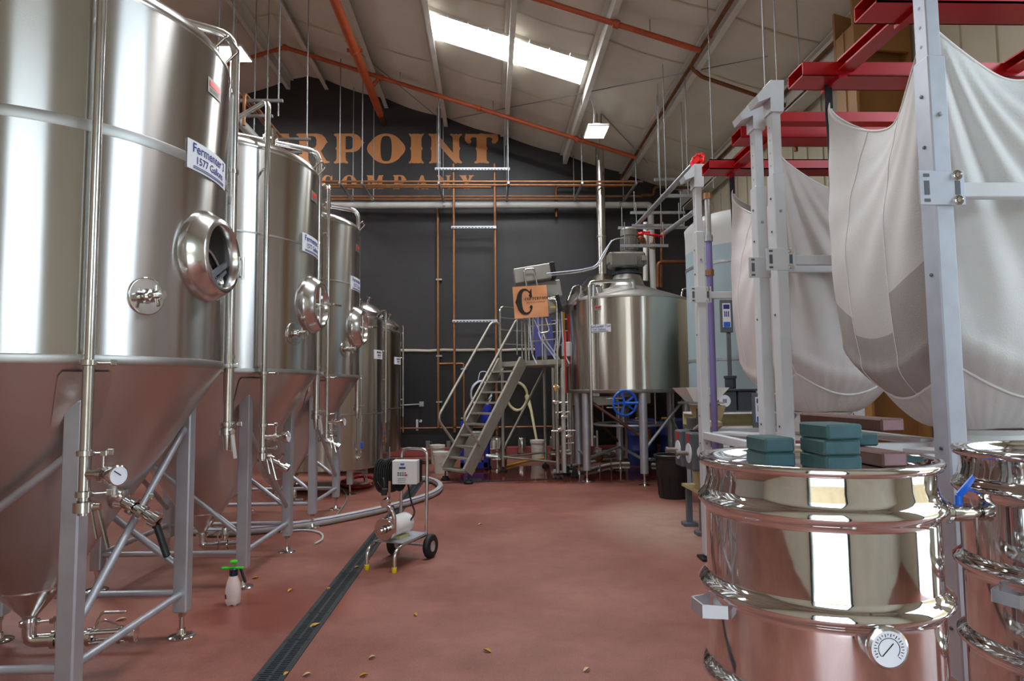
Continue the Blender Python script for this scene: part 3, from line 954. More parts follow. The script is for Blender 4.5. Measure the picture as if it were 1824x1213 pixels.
def strut_bar(xa, xb, py, d, lab, rods=False):
    a, b = at(xa, py, d), at(xb, py, d)
    z = a.z
    t = thing('strut_channel', lab, 'bracket', (a.x, d, z), 'white slotted strut channels')
    m = MB().box(((a.x + b.x) / 2, d, z), (b.x - a.x, .05, .055))
    m.build('channel', 'strut_steel', t)
    n_ = int((b.x - a.x) / .075)
    m = MB()
    for j in range(n_):
        m.box((a.x + .04 + j * .075, d - .026, z - .012), (.045, .004, .018))
    m.build('slots', 'dark_void', t)
    for x in ((a.x + .05, a.x + .12, b.x - .12, b.x - .05) if rods else ()):
        MB().tube([(x, d, z - .03), (x, d, roof(x) - .1)], .012, 6).build('rod', 'rod_steel', t)


strut_bar(775, 908, 301, 14.95, 'slotted strut channel hung on rods just under the lettering', True)
strut_bar(804, 884, 405, 14.98, 'slotted strut channel between two copper drops below the white pipe')
strut_bar(806, 886, 572, 14.98, 'slotted strut channel between two copper drops at handrail height')
z = at(800, 624, 15.55).z
pts = [V(-3.2 + .35 * i, 15.56, z + .012 * math.sin(i * 2.3)) for i in range(18)]
pipe_thing('foam_conduit', pts, .035, 'conduit_pale', 'pale foam-wrapped conduit running level across the black wall', 'conduit')
pipe_thing('copper_pipe', [(-4.0, 15.52, at(800, 762, 15.5).z), (2.2, 15.52, at(800, 762, 15.5).z)], .018, 'copper_pipe', 'thin copper pipe low on the black wall near the kerb', 'pipe')
# outlet with conduit
p = at(751, 720, 15.55)
t = thing('outlet_box', 'grey wall outlet box with conduit and hanging cord', 'outlet', (p.x, 15.55, p.z))
MB().box(p, (.11, .06, .12), bev=.01).build('box', 'galvanised', t)
MB().tube([p, V(-2.1, 15.55, p.z - .02)], .018, 8).build('conduit', 'galvanised', t)
q_ = at(749, 750, 15.55)
MB().tube([p + V(0, -.02, 0), V(q_.x - .01, 15.52, q_.z)], .010, 6).build('cord', 'black_rubber', t)
MB().box(V(q_.x, 15.55, q_.z), (.06, .05, .06), bev=.008).build('plug', 'white_paint', t)
q_ = at(743, 757, 15.57)
m = MB().box(q_, (.05, .03, .26)); tag(m.build('strut_post', 'strut_steel'), 'short upright slotted strut on the black wall below the outlet', 'bracket')


# ================================================================== fittings
def clamp(mb, p, d, r, wing=None):
    """sanitary clamp ring at p around axis d, with its wing nut"""
    p, d = Vector(p), Vector(d).normalized()
    mb.lathe([(r, -.016), (r + .014, -.012), (r + .014, .012), (r, .016)], p, d, 16)
    a, b = frame(d)
    w = Vector(wing).normalized() if wing is not None else a
    w = (w - d * w.dot(d)).normalized()
    q = p + w * (r + .012)
    mb.cyl(q, q + w * .05, .006, 8)
    mb.box(q + w * .062, (.03, .012, .03), bev=.004)
    return mb


def lever(mb, p, out, hang, ln=.15):
    """butterfly valve lever: hub along out, blade along hang"""
    p, out, hang = Vector(p), Vector(out).normalized(), Vector(hang).normalized()
    q = p + out * .06
    mb.cyl(p, q + out * .01, .018, 12)
    side = out.cross(hang).normalized()
    mb.beam(q, q + hang * ln + out * .03, .024, .006, out)
    mb.beam(q - out * .03, q + hang * ln * .75 - out * .015, .012, .005, out)
    return mb


def gauge(parent, p, d, r=.045):
    p, d = Vector(p), Vector(d).normalized()
    body = MB().lathe([(0, 0), (.016, 0), (.016, .05), (r * .9, .052), (r, .06), (r, .095), (r * .9, .10)], p, d, 24).build('gauge', 'steel_bright', parent)
    MB().lathe([(r * .9, .098), (0, .098)], p, d, 24).build('dial', 'white_label', body)
    a, b = frame(d)
    MB().beam(p + d * .1 - a * r * .2, p + d * .1 + (a + b) * r * .5, .004, .002, d).build('needle', 'ink_black', body)
    return body


def bent(vf, cx, cy, r, az0, z0, sx=1.0):
    """wrap flat lettering round a tank wall (text runs anticlockwise seen from above)"""
    vs, fs = vf
    out = []
    for v in vs:
        t = az0 + v.x * sx / r
        out.append((cx + r * math.cos(t), cy + r * math.sin(t), z0 + v.y))
    return out, fs


def plate(cx, cy, r, az0, z0, w, h, th=.004, n=12):
    m = MB()
    vs = []
    for i in range(n + 1):
        t = az0 + (i / n - .5) * w / r
        for rr in (r, r + th):
            for z in (z0 - h / 2, z0 + h / 2):
                vs.append((cx + rr * math.cos(t), cy + rr * math.sin(t), z))
    fs = []
    for i in range(n):
        a, b = 4 * i, 4 * i + 4
        fs += [(a + 2, a + 3, b + 3, b + 2)[::-1], (a, a + 1, b + 1, b), (a + 1, a + 3, b + 3, b + 1)[::-1], (a, b, b + 2, a + 2)[::-1]]
    fs += [(0, 2, 3, 1), (4 * n, 4 * n + 1, 4 * n + 3, 4 * n + 2)]
    m.add(vs, fs)
    return m


def tank_label(parent, cx, cy, r, az0, z0, w, h, l1, l2, s1, s2):
    p = plate(cx, cy, r + .003, az0, z0, w, h).build('label_plate', 'white_label', parent)
    if l1 is None:                      # too small to read in the photograph: plain grey lines
        for (dz_, k_, hh_) in ((.24, .55, .20), (-.08, .40, .14), (-.30, .40, .05)):
            plate(cx, cy, r + .0085, az0, z0 + h * dz_, w * k_, h * hh_, .001).build('fine_print', 'mill_grey', p)
        return
    m = MB()
    m.add(*bent(text2d(l1, s1, .012), cx, cy, r + .009, az0, z0 + h * .25))
    m.add(*bent(text2d(l2, s2, .012), cx, cy, r + .009, az0, z0 - h * .14))
    m.build('lettering', 'label_blue', p)
    m = MB()
    for k in (0, 1):
        t0 = plate(cx, cy, r + .0085, az0, z0 - h * (.36 + .06 * k), w * .8, .004, .001)
        m.add(t0.v, t0.f)
    m.build('fine_print', 'label_blue', p)


def badge(parent, cx, cy, r, az0, z0, s=1.0):
    p = plate(cx, cy, r + .002, az0, z0, .16 * s, .09 * s, .003).build('maker_badge', 'steel_dull', parent)
    k_ = plate(cx, cy, r + .0055, az0, z0 + .012 * s, .125 * s, .034 * s, .001)
    k_.build('red_mark', 'red_valve', p)
    for dz_ in (-.018, -.030):
        plate(cx, cy, r + .0055, az0 - .01, z0 + dz_ * s, .10 * s, .004 * s, .001).build('fine_print', 'mill_grey', p)


TR, TZ0, TZ1 = .965, 1.72, 3.57     # fermenter radius, foot and head of its straight wall


def fermenter(cx, cy, label, number, opened=False, mirror=False, az1=-43, azs=-22):
    t = thing('fermenter', label, 'tank', (cx, cy, 0), 'conical fermenters along the aisle')
    P = lambda az, r, z: V(cx + r * math.cos(R(az)), cy + r * math.sin(R(az)), z)
    D = lambda az: V(math.cos(R(az)), math.sin(R(az)), 0)
    C = (cx, cy, 0)
    MB().lathe([(TR, TZ0 + .03), (TR, TZ1)], C, n=112).build('shell', 'steel_shell', t)
    MB().lathe([(TR, TZ1), (TR + .006, TZ1 + .012), (TR - .002, TZ1 + .05), (TR - .03, TZ1 + .085), (TR - .10, TZ1 + .12), (.5, TZ1 + .20), (.16, TZ1 + .25), (0, TZ1 + .26)], C, n=96, split=60).build('dome', 'steel_pipe', t)
    for z in (2.86,):
        hb_ = .028 if mirror else .008
        MB().lathe([(TR + .0005, z - hb_), (TR + .0022, z - hb_ * .8), (TR + .0022, z + hb_ * .8), (TR + .0005, z + hb_)], C, n=96).build('weld_band', 'steel_seam', t)
    MB().lathe([(TR - .004, TZ0 - .012), (TR + .003, TZ0), (TR + .003, TZ0 + (.03 if mirror else .012)), (TR, TZ0 + .036)], C, n=96).build('base_band', 'steel_seam', t)
    MB().lathe([(TR - .003, TZ0 - .005), (.62, 1.175), (.52, 1.02), (.475, .955), (.44, .91), (.175, .50)], C, n=96, split=60).build('cone', 'steel_cone', t)
    MB().lathe([(.178, .51), (.178, .495), (.165, .48), (.045, .345), (.036, .33), (.036, .27)], C, n=32).build('outlet_cone', 'steel_pipe', t)
    # legs, feet and bracing
    h = .575
    corner = {}
    for (sx, sy) in ((1, -1), (1, 1), (-1, -1), (-1, 1)):
        lx, ly = cx + sx * h, cy + sy * h
        corner[(sx, sy)] = (lx, ly)
        lg = MB().box((lx, ly, .85), (.088, .088, 1.38), bev=.008).build('leg', 'steel_leg', t)
        f = MB().cyl((lx, ly, .01), (lx, ly, .165), .016, 10)
        f.lathe([(0, .0), (.082, .0), (.084, .006), (.07, .014), (.03, .022), (.024, .05), (0, .05)], (lx, ly, 0), n=24)
        f.lathe([(.016, .13), (.026, .13), (.026, .158), (.016, .158)], (lx, ly, 0), n=6, smooth=False)
        f.build('levelling_foot', 'steel_bright', lg)
        # wear plate welded to the cone above the leg
        az = math.degrees(math.atan2(sy, sx))
        m = MB()
        vs = []
        for (zz, ha) in ((1.675, 6), (1.65, 7), (1.42, 7.5), (1.39, 6.5)):
            rr = .62 + (TR - .623) * (zz - 1.175) / (TZ0 - .005 - 1.175) + .012
            vs += [P(az - ha, rr, zz), P(az, rr + .002, zz), P(az + ha, rr, zz)]
        m.add(vs, [(3 * i + j, 3 * i + j + 1, 3 * i + j + 4, 3 * i + j + 3)[::-1] for i in range(3) for j in range(2)], True)
        m.build('wear_plate', 'steel_cone', t)
    zr_ = .275
    def rod(a, b, z0, z1, nm='brace'):
        (xa, ya), (xb, yb) = corner[a], corner[b]
        MB().tube([(xa, ya, z0), (xb, yb, z1)], .0215, 12).build(nm, 'steel_leg', t)
    A, B_, Cc, D_ = (1, -1), (1, 1), (-1, -1), (-1, 1)
    for (a, b) in ((A, B_), (B_, D_), (A, Cc), (Cc, D_)):
        rod(a, b, zr_, zr_, 'rail')
    if mirror:
        rod(A, B_, .42, 1.36); rod(A, Cc, 1.30, .42); rod(D_, B_, 1.30, .42)
    else:
        rod(A, B_, 1.30, .42); rod(Cc, A, 1.30, .40); rod(D_, B_, 1.30, .42)
    rod(Cc, D_, 1.25, .42)
    # cleaning pipe on the camera side
    r1 = TR + .075
    m = MB().tube([P(az1, r1, 1.72), P(az1, r1, 3.97), P(az1, .34, 3.97), P(az1, .34, TZ1 + .2)], .0215, 14, .07)
    m.build('cleaning_pipe', 'steel_pipe', t)
    m = MB().tube([P(az1, r1, 1.02), P(az1, r1, 1.72)], .0255, 14)
    for z in (1.715, 1.30, 1.115):
        clamp(m, P(az1, r1, z), (0, 0, 1), .024, D(az1 + 70))
    m.lathe([(.03, 0), (.044, .004), (.044, .05), (.03, .054)], P(az1, r1, 1.03), (0, 0, 1), 20)
    dp = m.build('drop_pipe', 'steel_pipe', t)
    m = MB().box(P(az1, (r1 + TR) / 2, 1.76), (.03, .03, .03))
    m.tube([P(az1, TR - .01, 1.735), P(az1, r1, 1.735)], .010, 8)
    m.tube([P(az1, TR - .01, 3.40), P(az1, r1, 3.40)], .010, 8)
    m.build('standoff', 'steel_bright', t)
    g0 = P(az1, r1, 1.205)
    gd = V(.93, -.25 if mirror else .1, 0).normalized()
    m = MB().tube([g0, g0 + gd * .12], .020, 12)
    clamp(m, g0 + gd * .10, gd, .022, (0, 0, 1))
    m.build('gauge_stub', 'steel_bright', t)
    gauge(t, g0 + gd * .11, gd + V(0, -.25, 0), .046)
    m = MB(); lever(m, P(az1, r1, 1.055), D(az1 + 55), (.1, 0, -1), .19)
    m.build('valve_lever', 'steel_bright', t)
    # second pipe on the far side, bent over the dome
    az2, r2 = 33, TR + .05
    MB().tube([P(az2, .2, 4.0), P(az2, r2, 4.0), P(az2, r2, 1.74)], .030, 14, .13).build('vent_pipe', 'steel_pipe', t)
    m = MB().tube([P(az2, r2, 1.30), P(az2, r2, 1.76)], .033, 14)
    clamp(m, P(az2, r2, 1.74), (0, 0, 1), .032, D(az2 - 80)); clamp(m, P(az2, r2, 1.36), (0, 0, 1), .034, D(az2 - 60))
    m.lathe([(.034, 0), (.052, .004), (.052, .05), (.034, .054)], P(az2, r2, 1.285), (0, 0, 1), 20)
    m.lathe([(0, 0), (.022, 0), (.034, .09), (.034, .10)], P(az2, r2, 1.19), (0, 0, 1), 16)
    m.build('vent_drop', 'steel_pipe', t)
    m = MB(); lever(m, P(az2, r2, 1.31), D(az2 - 75), (.05, 0, -1), .17)
    m.build('vent_lever', 'steel_bright', t)
    m = MB()
    for z in (3.05, 1.80):
        m.tube([P(az2, TR - .01, z), P(az2, r2, z)], .010, 8)
        m.lathe([(.03, -.012), (.037, -.012), (.037, .012), (.03, .012)], P(az2, r2, z), (0, 0, 1), 14)
    m.build('pipe_clip', 'steel_bright', t)
    # fittings on the dome
    MB().lathe([(.09, .20), (.09, .30), (.11, .30), (.11, .335), (0, .335)], (cx, cy, TZ1), n=24).build('dome_port', 'steel_bright', t)
    MB().lathe([(.05, .15), (.05, .36), (.066, .37), (.066, .40), (.05, .41), (.05, .46), (0, .46)], P(-4, .56, TZ1 - .04), n=20).build('relief_valve', 'steel_bright', t)
    MB().lathe([(.07, .12), (.07, .22), (.088, .23), (.088, .26), (0, .27)], P(18, .70, TZ1 - .02), n=20).build('dome_cap', 'steel_bright', t)
    q = P(8, TR - .05, TZ1 + .08)
    m = MB().tube([q + V(0, -.09, -.03), q + V(.10, -.09, .07), q + V(.10, .09, .07), q + V(0, .09, -.03)], .009, 8, .02)
    m.build('lifting_lug', 'steel_bright', t)
    # side manway
    zc, ax = 2.345, D(-4)
    mw = P(-4, TR - .03, zc)
    ring = MB().lathe([(.255, -.02), (.262, .03), (.258, .05), (.215, .115), (.205, .125), (.182, .127), (.176, .12), (.172, .045)], mw, ax, 48, split=50).build('manway', 'steel_pipe', t)
    if opened:
        MB().lathe([(.176, .05), (0, .05)], mw, ax, 40).build('opening', 'dark_void', ring)
        # oval door swung inwards, lying across the opening
        th = R(24)
        def ov(rx, ry, off, ph=0.0):
            return [mw + ax * off + V(0, 1, 0) * (rx * math.cos(a) * math.cos(th) - ry * math.sin(a) * math.sin(th)) + V(0, 0, 1) * (rx * math.cos(a) * math.sin(th) * -1 + ry * math.sin(a) * math.cos(th)) + V(0, .0, -.055) for a in [2 * PI * i / 28 for i in range(28)]]
        MB().tube(ov(.125, .070, .065), .010, 8, closed=True).build('door_rim', 'steel_bright', ring)
        m = MB(); pts = ov(.12, .066, .062); m.add(pts, [tuple(range(28))]); m.build('door', 'steel_cone', ring)
        m = MB().beam(mw + ax * .075 + V(0, .14, -.02), mw + ax * .085 + V(0, -.09, -.13), .03, .02, (1, 0, 0))
        m.beam(mw + ax * .075 + V(0, .14, -.06), mw + ax * .085 + V(0, -.01, -.15), .02, .015, (1, 0, 0))
        m.build('door_arm', 'mill_grey', ring)
        hz = mw + ax * .11 + V(0, .20, -.02)
        m = MB().box(hz, (.05, .02, .13), bev=.004); m.box(hz + V(0, .03, .055), (.03, .06, .012)); m.box(hz + V(0, .03, -.055), (.03, .06, .012)); m.cyl(hz + V(.03, .05, -.07), hz + V(.03, .05, .07), .008, 8)
        m.build('hinge', 'steel_bright', ring)
    else:
        MB().lathe([(.174, .06), (.12, .055), (.06, .062), (0, .065)], mw, ax, 40).build('door', 'steel_bright', ring)
        m = MB().box(mw + ax * .10 + V(0, 0, 0), (.02, .30, .03), bev=.005)
        m.cyl(mw + ax * .06, mw + ax * .24, .012, 10)
        m.beam(mw + ax * .22 + V(0, -.02, 0), mw + ax * .235 + V(0, .26, .02), .016, .016, (1, 0, 0))
        m.cyl(mw + ax * .10 + V(0, .02, -.16), mw + ax * .10 + V(0, .02, .16), .008, 8)
        m.build('door_clamp', 'steel_bright', ring)
    # sample valve
    sv = P(azs, TR - .004, 2.06)
    d = D(azs)
    m = MB().lathe([(.094, 0), (.096, .010), (.093, .012), (.090, .0122), (.040, .0125), (.037, .0126), (.024, .016), (.022, .05), (.034, .052), (.034, .068), (.02, .07), (.016, .10), (.024, .102), (.024, .135), (0, .137)], sv, d, 28)
    m.tube([sv + d * .085, sv + d * .085 + V(0, 0, -.055) + d * .02], .010, 8)
    m.tube([sv + d * .085, sv + d * .085 + V(0, 0, .05)], .006, 8)
    m.build('sample_valve', 'steel_bright', t)
    tank_label(t, cx, cy, TR, R(-3.5), 2.885, .445, .165, 'Fermenter %s' % number, '1577 Gallons', .074, .060)
    badge(t, cx, cy, TR, R(-2), 3.35)
    # racking valve on the cone
    az3 = -6 if mirror else 5
    rv = P(az3, .50, .985)
    d = (D(az3) + V(0, 0, -.55)).normalized()
    m = MB().lathe([(.06, -.03), (.064, .015), (.05, .03), (.034, .04), (.034, .08), (.048, .082), (.048, .104), (.034, .106)], rv, d, 24)
    m.tube([rv + d * .10, rv + d * .24], .025, 14)
    clamp(m, rv + d * .16, d, .027, (0, 0, 1))
    m.lathe([(.025, .22), (.044, .225), (.044, .265), (.025, .27)], rv, d, 20)
    m.build('racking_valve', 'steel_bright', t)
    a_, b_ = frame(d)
    for s_ in (-1, 1):
        MB().beam(rv + d * .09 + a_ * .042 * s_, rv + d * .26 + a_ * .046 * s_, .010, .010, b_).build('valve_bar', 'steel_bright', t)
    if mirror:
        m = MB().beam(rv + d * .24 + V(0, .02, -.03), rv + d * .29 + V(.02, .03, -.19), .028, .045, (0, 1, 0), bev=.008)
        m.build('valve_grip', 'black_plastic', t)
    # bottom outlet: elbow, valve
    m = MB().tube([(cx, cy, .30), (cx, cy, .20), (cx + .30, cy + .04, .20)], .036, 16, .085)
    clamp(m, (cx, cy, .30), (0, 0, 1), .036, (1, .2, 0)); clamp(m, (cx + .13, cy + .018, .20), (1, .14, 0), .036, (0, 0, 1))
    m.lathe([(.04, 0), (.058, .005), (.058, .055), (.04, .06)], (cx + .16, cy + .02, .20), (1, .14, 0), 20)
    m.lathe([(0, 0), (.028, 0), (.030, .09), (.022, .11), (0, .11)], (cx + .19, cy + .025, .245), (0, 0, 1), 16)
    m.build('outlet_valve', 'steel_bright', t)
    if mirror:
        m = MB()
        for k in range(4):
            an = PI / 4 + k * PI / 2
            o_ = V(0, math.cos(an) * .036, math.sin(an) * .036)
            m.tube([V(cx + .30, cy + .04, .20) + o_, V(cx + .50, cy + .07, .20) + o_], .009, 8)
        m.lathe([(0, 0), (.05, 0), (.05, .02), (.036, .022), (.036, .06), (.046, .062), (.046, .09), (0, .09)], (cx + .46, cy + .063, .20), (1, .14, 0), 20)
        m.lathe([(.02, 0), (.05, .0), (.05, .02), (.02, .02)], (cx + .30, cy + .04, .20), (1, .14, 0), 20)
        m.tube([(cx + .33, cy + .045, .24), (cx + .36, cy + .05, .33), (cx + .52, cy + .02, .34)], .008, 8, .03)
        m.tube([(cx + .33, cy + .045, .24), (cx + .37, cy + .06, .29), (cx + .50, cy + .0, .27)], .006, 8, .03)
        m.build('sight_glass', 'steel_bright', t)
    return t


f1 = fermenter(-2.58, 3.85, 'closest stainless conical fermenter, its oval side manway standing open', '3', True, True, -46, -30)
f2 = fermenter(-2.58, 6.05, 'middle stainless conical fermenter with closed round manway, third tank name plate hidden', '2')
f3 = fermenter(-2.63, 8.3, 'farthest stainless conical fermenter, beside the straight-sided tanks', '1')
f2['label'] = 'middle of the three stainless conical fermenters, round side manway closed'


def bright_tank(cx, cy, label, number):
    t = thing('bright_tank', label, 'tank', (cx, cy, 0), 'straight-sided tanks at the far end of the row')
    r, z0, z1 = .955, .37, 2.66
    P = lambda az, rr, z: V(cx + rr * math.cos(R(az)), cy + rr * math.sin(R(az)), z)
    D = lambda az: V(math.cos(R(az)), math.sin(R(az)), 0)
    C = (cx, cy, 0)
    MB().lathe([(0, z0), (r - .02, z0), (r, z0 + .02), (r, z1)], C, n=96).build('shell', 'steel_tun', t)
    MB().lathe([(r, z1), (r + .004, z1 + .02), (r - .03, z1 + .06), (.5, z1 + .15), (0, z1 + .20)], C, n=80, split=60).build('dome', 'steel_pipe', t)
    MB().lathe([(r + .001, 1.19), (r + .003, 1.2), (r + .001, 1.21)], C, n=80).build('weld_band', 'steel_seam', t)
    # tilted top manway
    d = V(.36, -.14, 1).normalized()
    c = P(-6, .66, z1 + .07)
    mw = MB().lathe([(.25, -.14), (.25, .13), (.262, .135), (.262, .155), (.22, .19), (.10, .24), (0, .25)], c, d, 40).build('manway', 'steel_pipe', t)
    m = MB().cyl(c + d * .24, c + d * .34, .02, 10); m.lathe([(.05, .33), (.05, .35)], c, d, 16)
    m.tube([c + d * .28 + V(-.26, 0, -.03), c + d * .32 + V(-.14, 0, 0)], .02, 8)
    m.build('manway_clamp', 'steel_bright', mw)
    for (az) in (-45, 45, 135, -135):
        lx, ly = cx + .81 * math.cos(R(az)), cy + .81 * math.sin(R(az))
        lg = MB().box((lx, ly, .285), (.09, .09, .27), bev=.008).build('leg', 'steel_leg', t)
        f = MB().cyl((lx, ly, .01), (lx, ly, .16), .014, 10)
        f.lathe([(0, 0), (.10, 0), (.10, .008), (.03, .02), (0, .05)], (lx, ly, 0), n=20)
        f.build('levelling_foot', 'steel_bright', lg)
    m = MB().tube([P(-45, .81, .34), P(45, .81, .20)], .02, 8)
    m.build('brace', 'steel_leg', t)
    az = 14
    m = MB().tube([c + d * .1 + V(.2, .1, 0), P(az, r + .05, z1 + .22), P(az, r + .05, 1.02)], .020, 12, .07)
    for z in (2.2, 1.36):
        m.tube([P(az, r - .01, z), P(az, r + .05, z)], .008, 8)
        m.lathe([(.02, -.01), (.028, -.01), (.028, .01), (.02, .01)], P(az, r + .05, z), n=12)
    m.build('cleaning_pipe', 'steel_pipe', t)
    m = MB().tube([P(az, r + .05, 1.02), P(az, r + .05, .80)], .008, 8)
    m.lathe([(0, 0), (.018, 0), (.022, .05), (.014, .08), (.02, .09), (.02, .12), (0, .12)], P(az, r + .05, .70), n=12)
    m.build('brass_cock', 'copper_pipe', t)
    # level tube with blue lever
    az = -42
    m = MB().tube([P(az, r - .01, 1.75), P(az, r + .06, 1.75), P(az, r + .06, .55), P(az, r - .01, .55)], .013, 10, .04)
    m.lathe([(.02, 0), (.03, .005), (.03, .04), (.02, .045)], P(az, r + .06, .62), n=14)
    m.lathe([(.013, 0), (.035, .005), (.035, .035), (.013, .04)], P(az, r + .0, .55), D(az), 14)
    m.build('level_tube', 'steel_bright', t)
    MB().box(P(az, r + .085, .74), (.035, .03, .10), bev=.006).build('tube_lever', 'blue_paint', t)
    tank_label(t, cx, cy, r, R(-12), 2.12, .34, .14, None, None, 0, 0)
    badge(t, cx, cy, r, R(6), 2.46)
    m = MB().tube([P(-10, r - .2, .36), P(-10, r - .2, .12), P(-10, r - .12, .08)], .008, 6)
    m.build('drain_wire', 'rod_steel', t)
    return t


bright_tank(-2.70, 10.65, 'straight-sided stainless tank directly behind the conical fermenters', '2')
bright_tank(-2.74, 13.1, 'straight-sided stainless tank closest to the black wall', '1')


# ================================================================== mash tun
tx, ty, tr = 2.44, 11.50, 1.035
tun = thing('mash_tun', 'round stainless mash tun with top motor and blue hand wheel underneath', 'tank', (tx, ty, 0))
P = lambda az, r, z: V(tx + r * math.cos(R(az)), ty + r * math.sin(R(az)), z)
D = lambda az: V(math.cos(R(az)), math.sin(R(az)), 0)
C = (tx, ty, 0)
MB().lathe([(tr, 1.53), (tr, 3.03)], C, n=120).build('shell', 'steel_tun', tun)
MB().lathe([(0, 1.47), (tr + .025, 1.47), (tr + .03, 1.48), (tr + .03, 1.52), (tr, 1.53)], C, n=96).build('base_ring', 'steel_dull', tun)
MB().lathe([(tr, 3.03), (tr + .012, 3.035), (tr + .012, 3.065), (tr - .02, 3.08), (.40, 3.30), (.34, 3.32), (.30, 3.36), (.24, 3.52), (.23, 3.55), (0, 3.55)], C, n=96, split=45).build('lid', 'steel_seam', tun)
m = MB().lathe([(.26, 3.55), (.26, 3.585), (.17, 3.59), (.17, 3.64), (.22, 3.645), (.22, 3.68)], C, n=32)
m.build('motor_flange', 'iron_dark', tun)
# gear motor
m = MB().box((tx - .02, ty - .05, 3.80), (.62, .36, .26), bev=.03)
m.box((tx - .30, ty - .05, 3.83), (.10, .30, .20), bev=.02)
gm = m.build('gearbox', 'motor_grey', tun)
m = MB()
for k in range(6):
    m.box((tx + .12 + .035 * k, ty - .24, 3.77), (.012, .04, .15))
m.build('cooling_fins', 'motor_grey', gm)
m = MB().box((tx + .26, ty - .27, 3.80), (.10, .06, .09), bev=.01); m.build('terminal_box', 'box_grey', gm)
m = MB().lathe([(.13, 3.93), (.13, 3.98), (.145, 3.985), (.145, 4.20), (.13, 4.21), (.13, 4.24), (.15, 4.25), (.15, 4.36), (.12, 4.39), (0, 4.39)], (tx + .05, ty, 0), n=28)
mo = m.build('motor', 'motor_grey', tun)
m = MB()
for k in range(22):
    a = 2 * PI * k / 22
    m.box((tx + .05 + .15 * math.cos(a), ty + .15 * math.sin(a), 4.09), (.006, .02, .20), Matrix.Rotation(a + PI / 2, 3, 'Z'))
m.build('motor_fins', 'motor_grey', mo)
MB().tube([P(200, .30, 4.15), (tx - .3, ty - .2, 4.12), (tx - .46, ty - .3, 3.9), (tx - .62, ty - .5, 3.62), (tx - .95, ty - .8, 3.50), (1.0, 11.35, 3.56)], .012, 8, .15).build('motor_cable', 'hose_clear', tun)
MB().tube([(tx - .04, ty - .1, 4.2), (tx - .28, ty - .16, 4.16), (tx - .44, ty - .26, 3.86), (tx - .6, ty - .46, 3.6), (tx - .95, ty - .75, 3.47), (1.0, 11.35, 3.52)], .010, 8, .15).build('motor_cable', 'hose_grey', tun)
# lid fittings
m = MB().lathe([(.10, 0), (.10, .12), (.115, .12), (.115, .14), (.02, .17), (0, .17)], P(215, .72, 3.14), (-.25, -.15, 1), 20)
m.build('lid_port', 'steel_bright', tun)
m = MB().lathe([(.055, -.02), (.055, .24), (.07, .25), (.07, .27), (0, .28)], P(222, .98, 3.04), (0, 0, 1), 16); m.build('lid_stub', 'steel_bright', tun)
m = MB().tube([P(330, 1.0, 3.06) + V(-.05, 0, 0), P(330, 1.0, 3.06) + V(-.03, 0, .17), P(330, 1.0, 3.06) + V(.10, 0, .17), P(330, 1.0, 3.06) + V(.12, 0, 0)], .014, 8, .08)
m.build('lid_handle', 'steel_bright', tun)
m = MB().lathe([(.17, 0), (.17, .06), (.20, .065), (.20, .09), (.05, .10), (0, .10)], P(196, .96, 3.12), (-.75, -.45, .55), 32)
mh = m.build('lid_hatch', 'steel_pipe', tun)
m = MB().tube([P(196, .96, 3.12) + V(-.18, -.1, -.06), P(196, .96, 3.12) + V(-.10, -.12, .16), P(196, .96, 3.12) + V(.02, -.02, .22)], .010, 8, .05); m.build('hatch_bar', 'steel_bright', mh)
# overflow pipe over the lid
MB().tube([P(225, tr + .10, .62), P(225, tr + .10, 3.30), P(268, .62, 3.36), P(270, .55, 3.22)], .028, 12, .09).build('spray_pipe', 'steel_pipe', tun)
# label and badge
azl = -105
tank_label(tun, tx, ty, tr, R(-129), 2.53, .42, .13, 'Mash/Lauter Tun', '1241 Gallons', .060, .048)
badge(tun, tx, ty, tr, R(-130), 2.87, .8)
# legs
for az in (270, 210, 330, 150, 90, 30):
    p = P(az, .98, 0)
    lg = MB().cyl((p.x, p.y, .19), (p.x, p.y, 1.48), .066, 24).build('leg', 'steel_leg', tun)
    f = MB().cyl((p.x, p.y, .01), (p.x, p.y, .20), .018, 10)
    f.lathe([(0, 0), (.095, 0), (.095, .01), (.03, .025), (.025, .06), (0, .06)], (p.x, p.y, 0), n=24)
    f.build('levelling_foot', 'steel_bright', lg)
def tb(a, b, z0, z1, mt='steel_leg'):
    MB().tube([P(a, .98, z0), P(b, .98, z1)], .026, 10).build('brace', mt, tun)
tb(330, 270, 1.40, .55); tb(270, 330, .42, .30); tb(30, 330, 1.0, .5); tb(210, 150, .42, .42)
tb(210, 270, 1.38, .75, 'grease_brown'); tb(210, 90, .38, .44); tb(150, 90, 1.3, .5, 'grease_brown'); tb(90, 270, .44, .40)
# spray ring under the floor plate
ringp = [P(a, .62, .92) + V(0, 0, .0) for a in range(0, 360, 12)]
MB().tube(ringp, .022, 8, closed=True).build('ring_pipe', 'steel_leg', tun)
for a in (240, 300, 60, 130):
    MB().tube([P(a, .62, .92), P(a, .62, 1.47)], .014, 8).build('ring_riser', 'steel_leg', tun)
MB().lathe([(.40, 1.47), (.40, 1.40), (.10, 1.22), (.06, 1.20), (.06, .95)], (tx - .15, ty - .1, 0), n=28).build('underback', 'steel_dull', tun)
m = MB().box((tx - .55, ty - .25, 1.34), (.55, .35, .14)); m.build('rake_drive', 'steel_dull', tun)
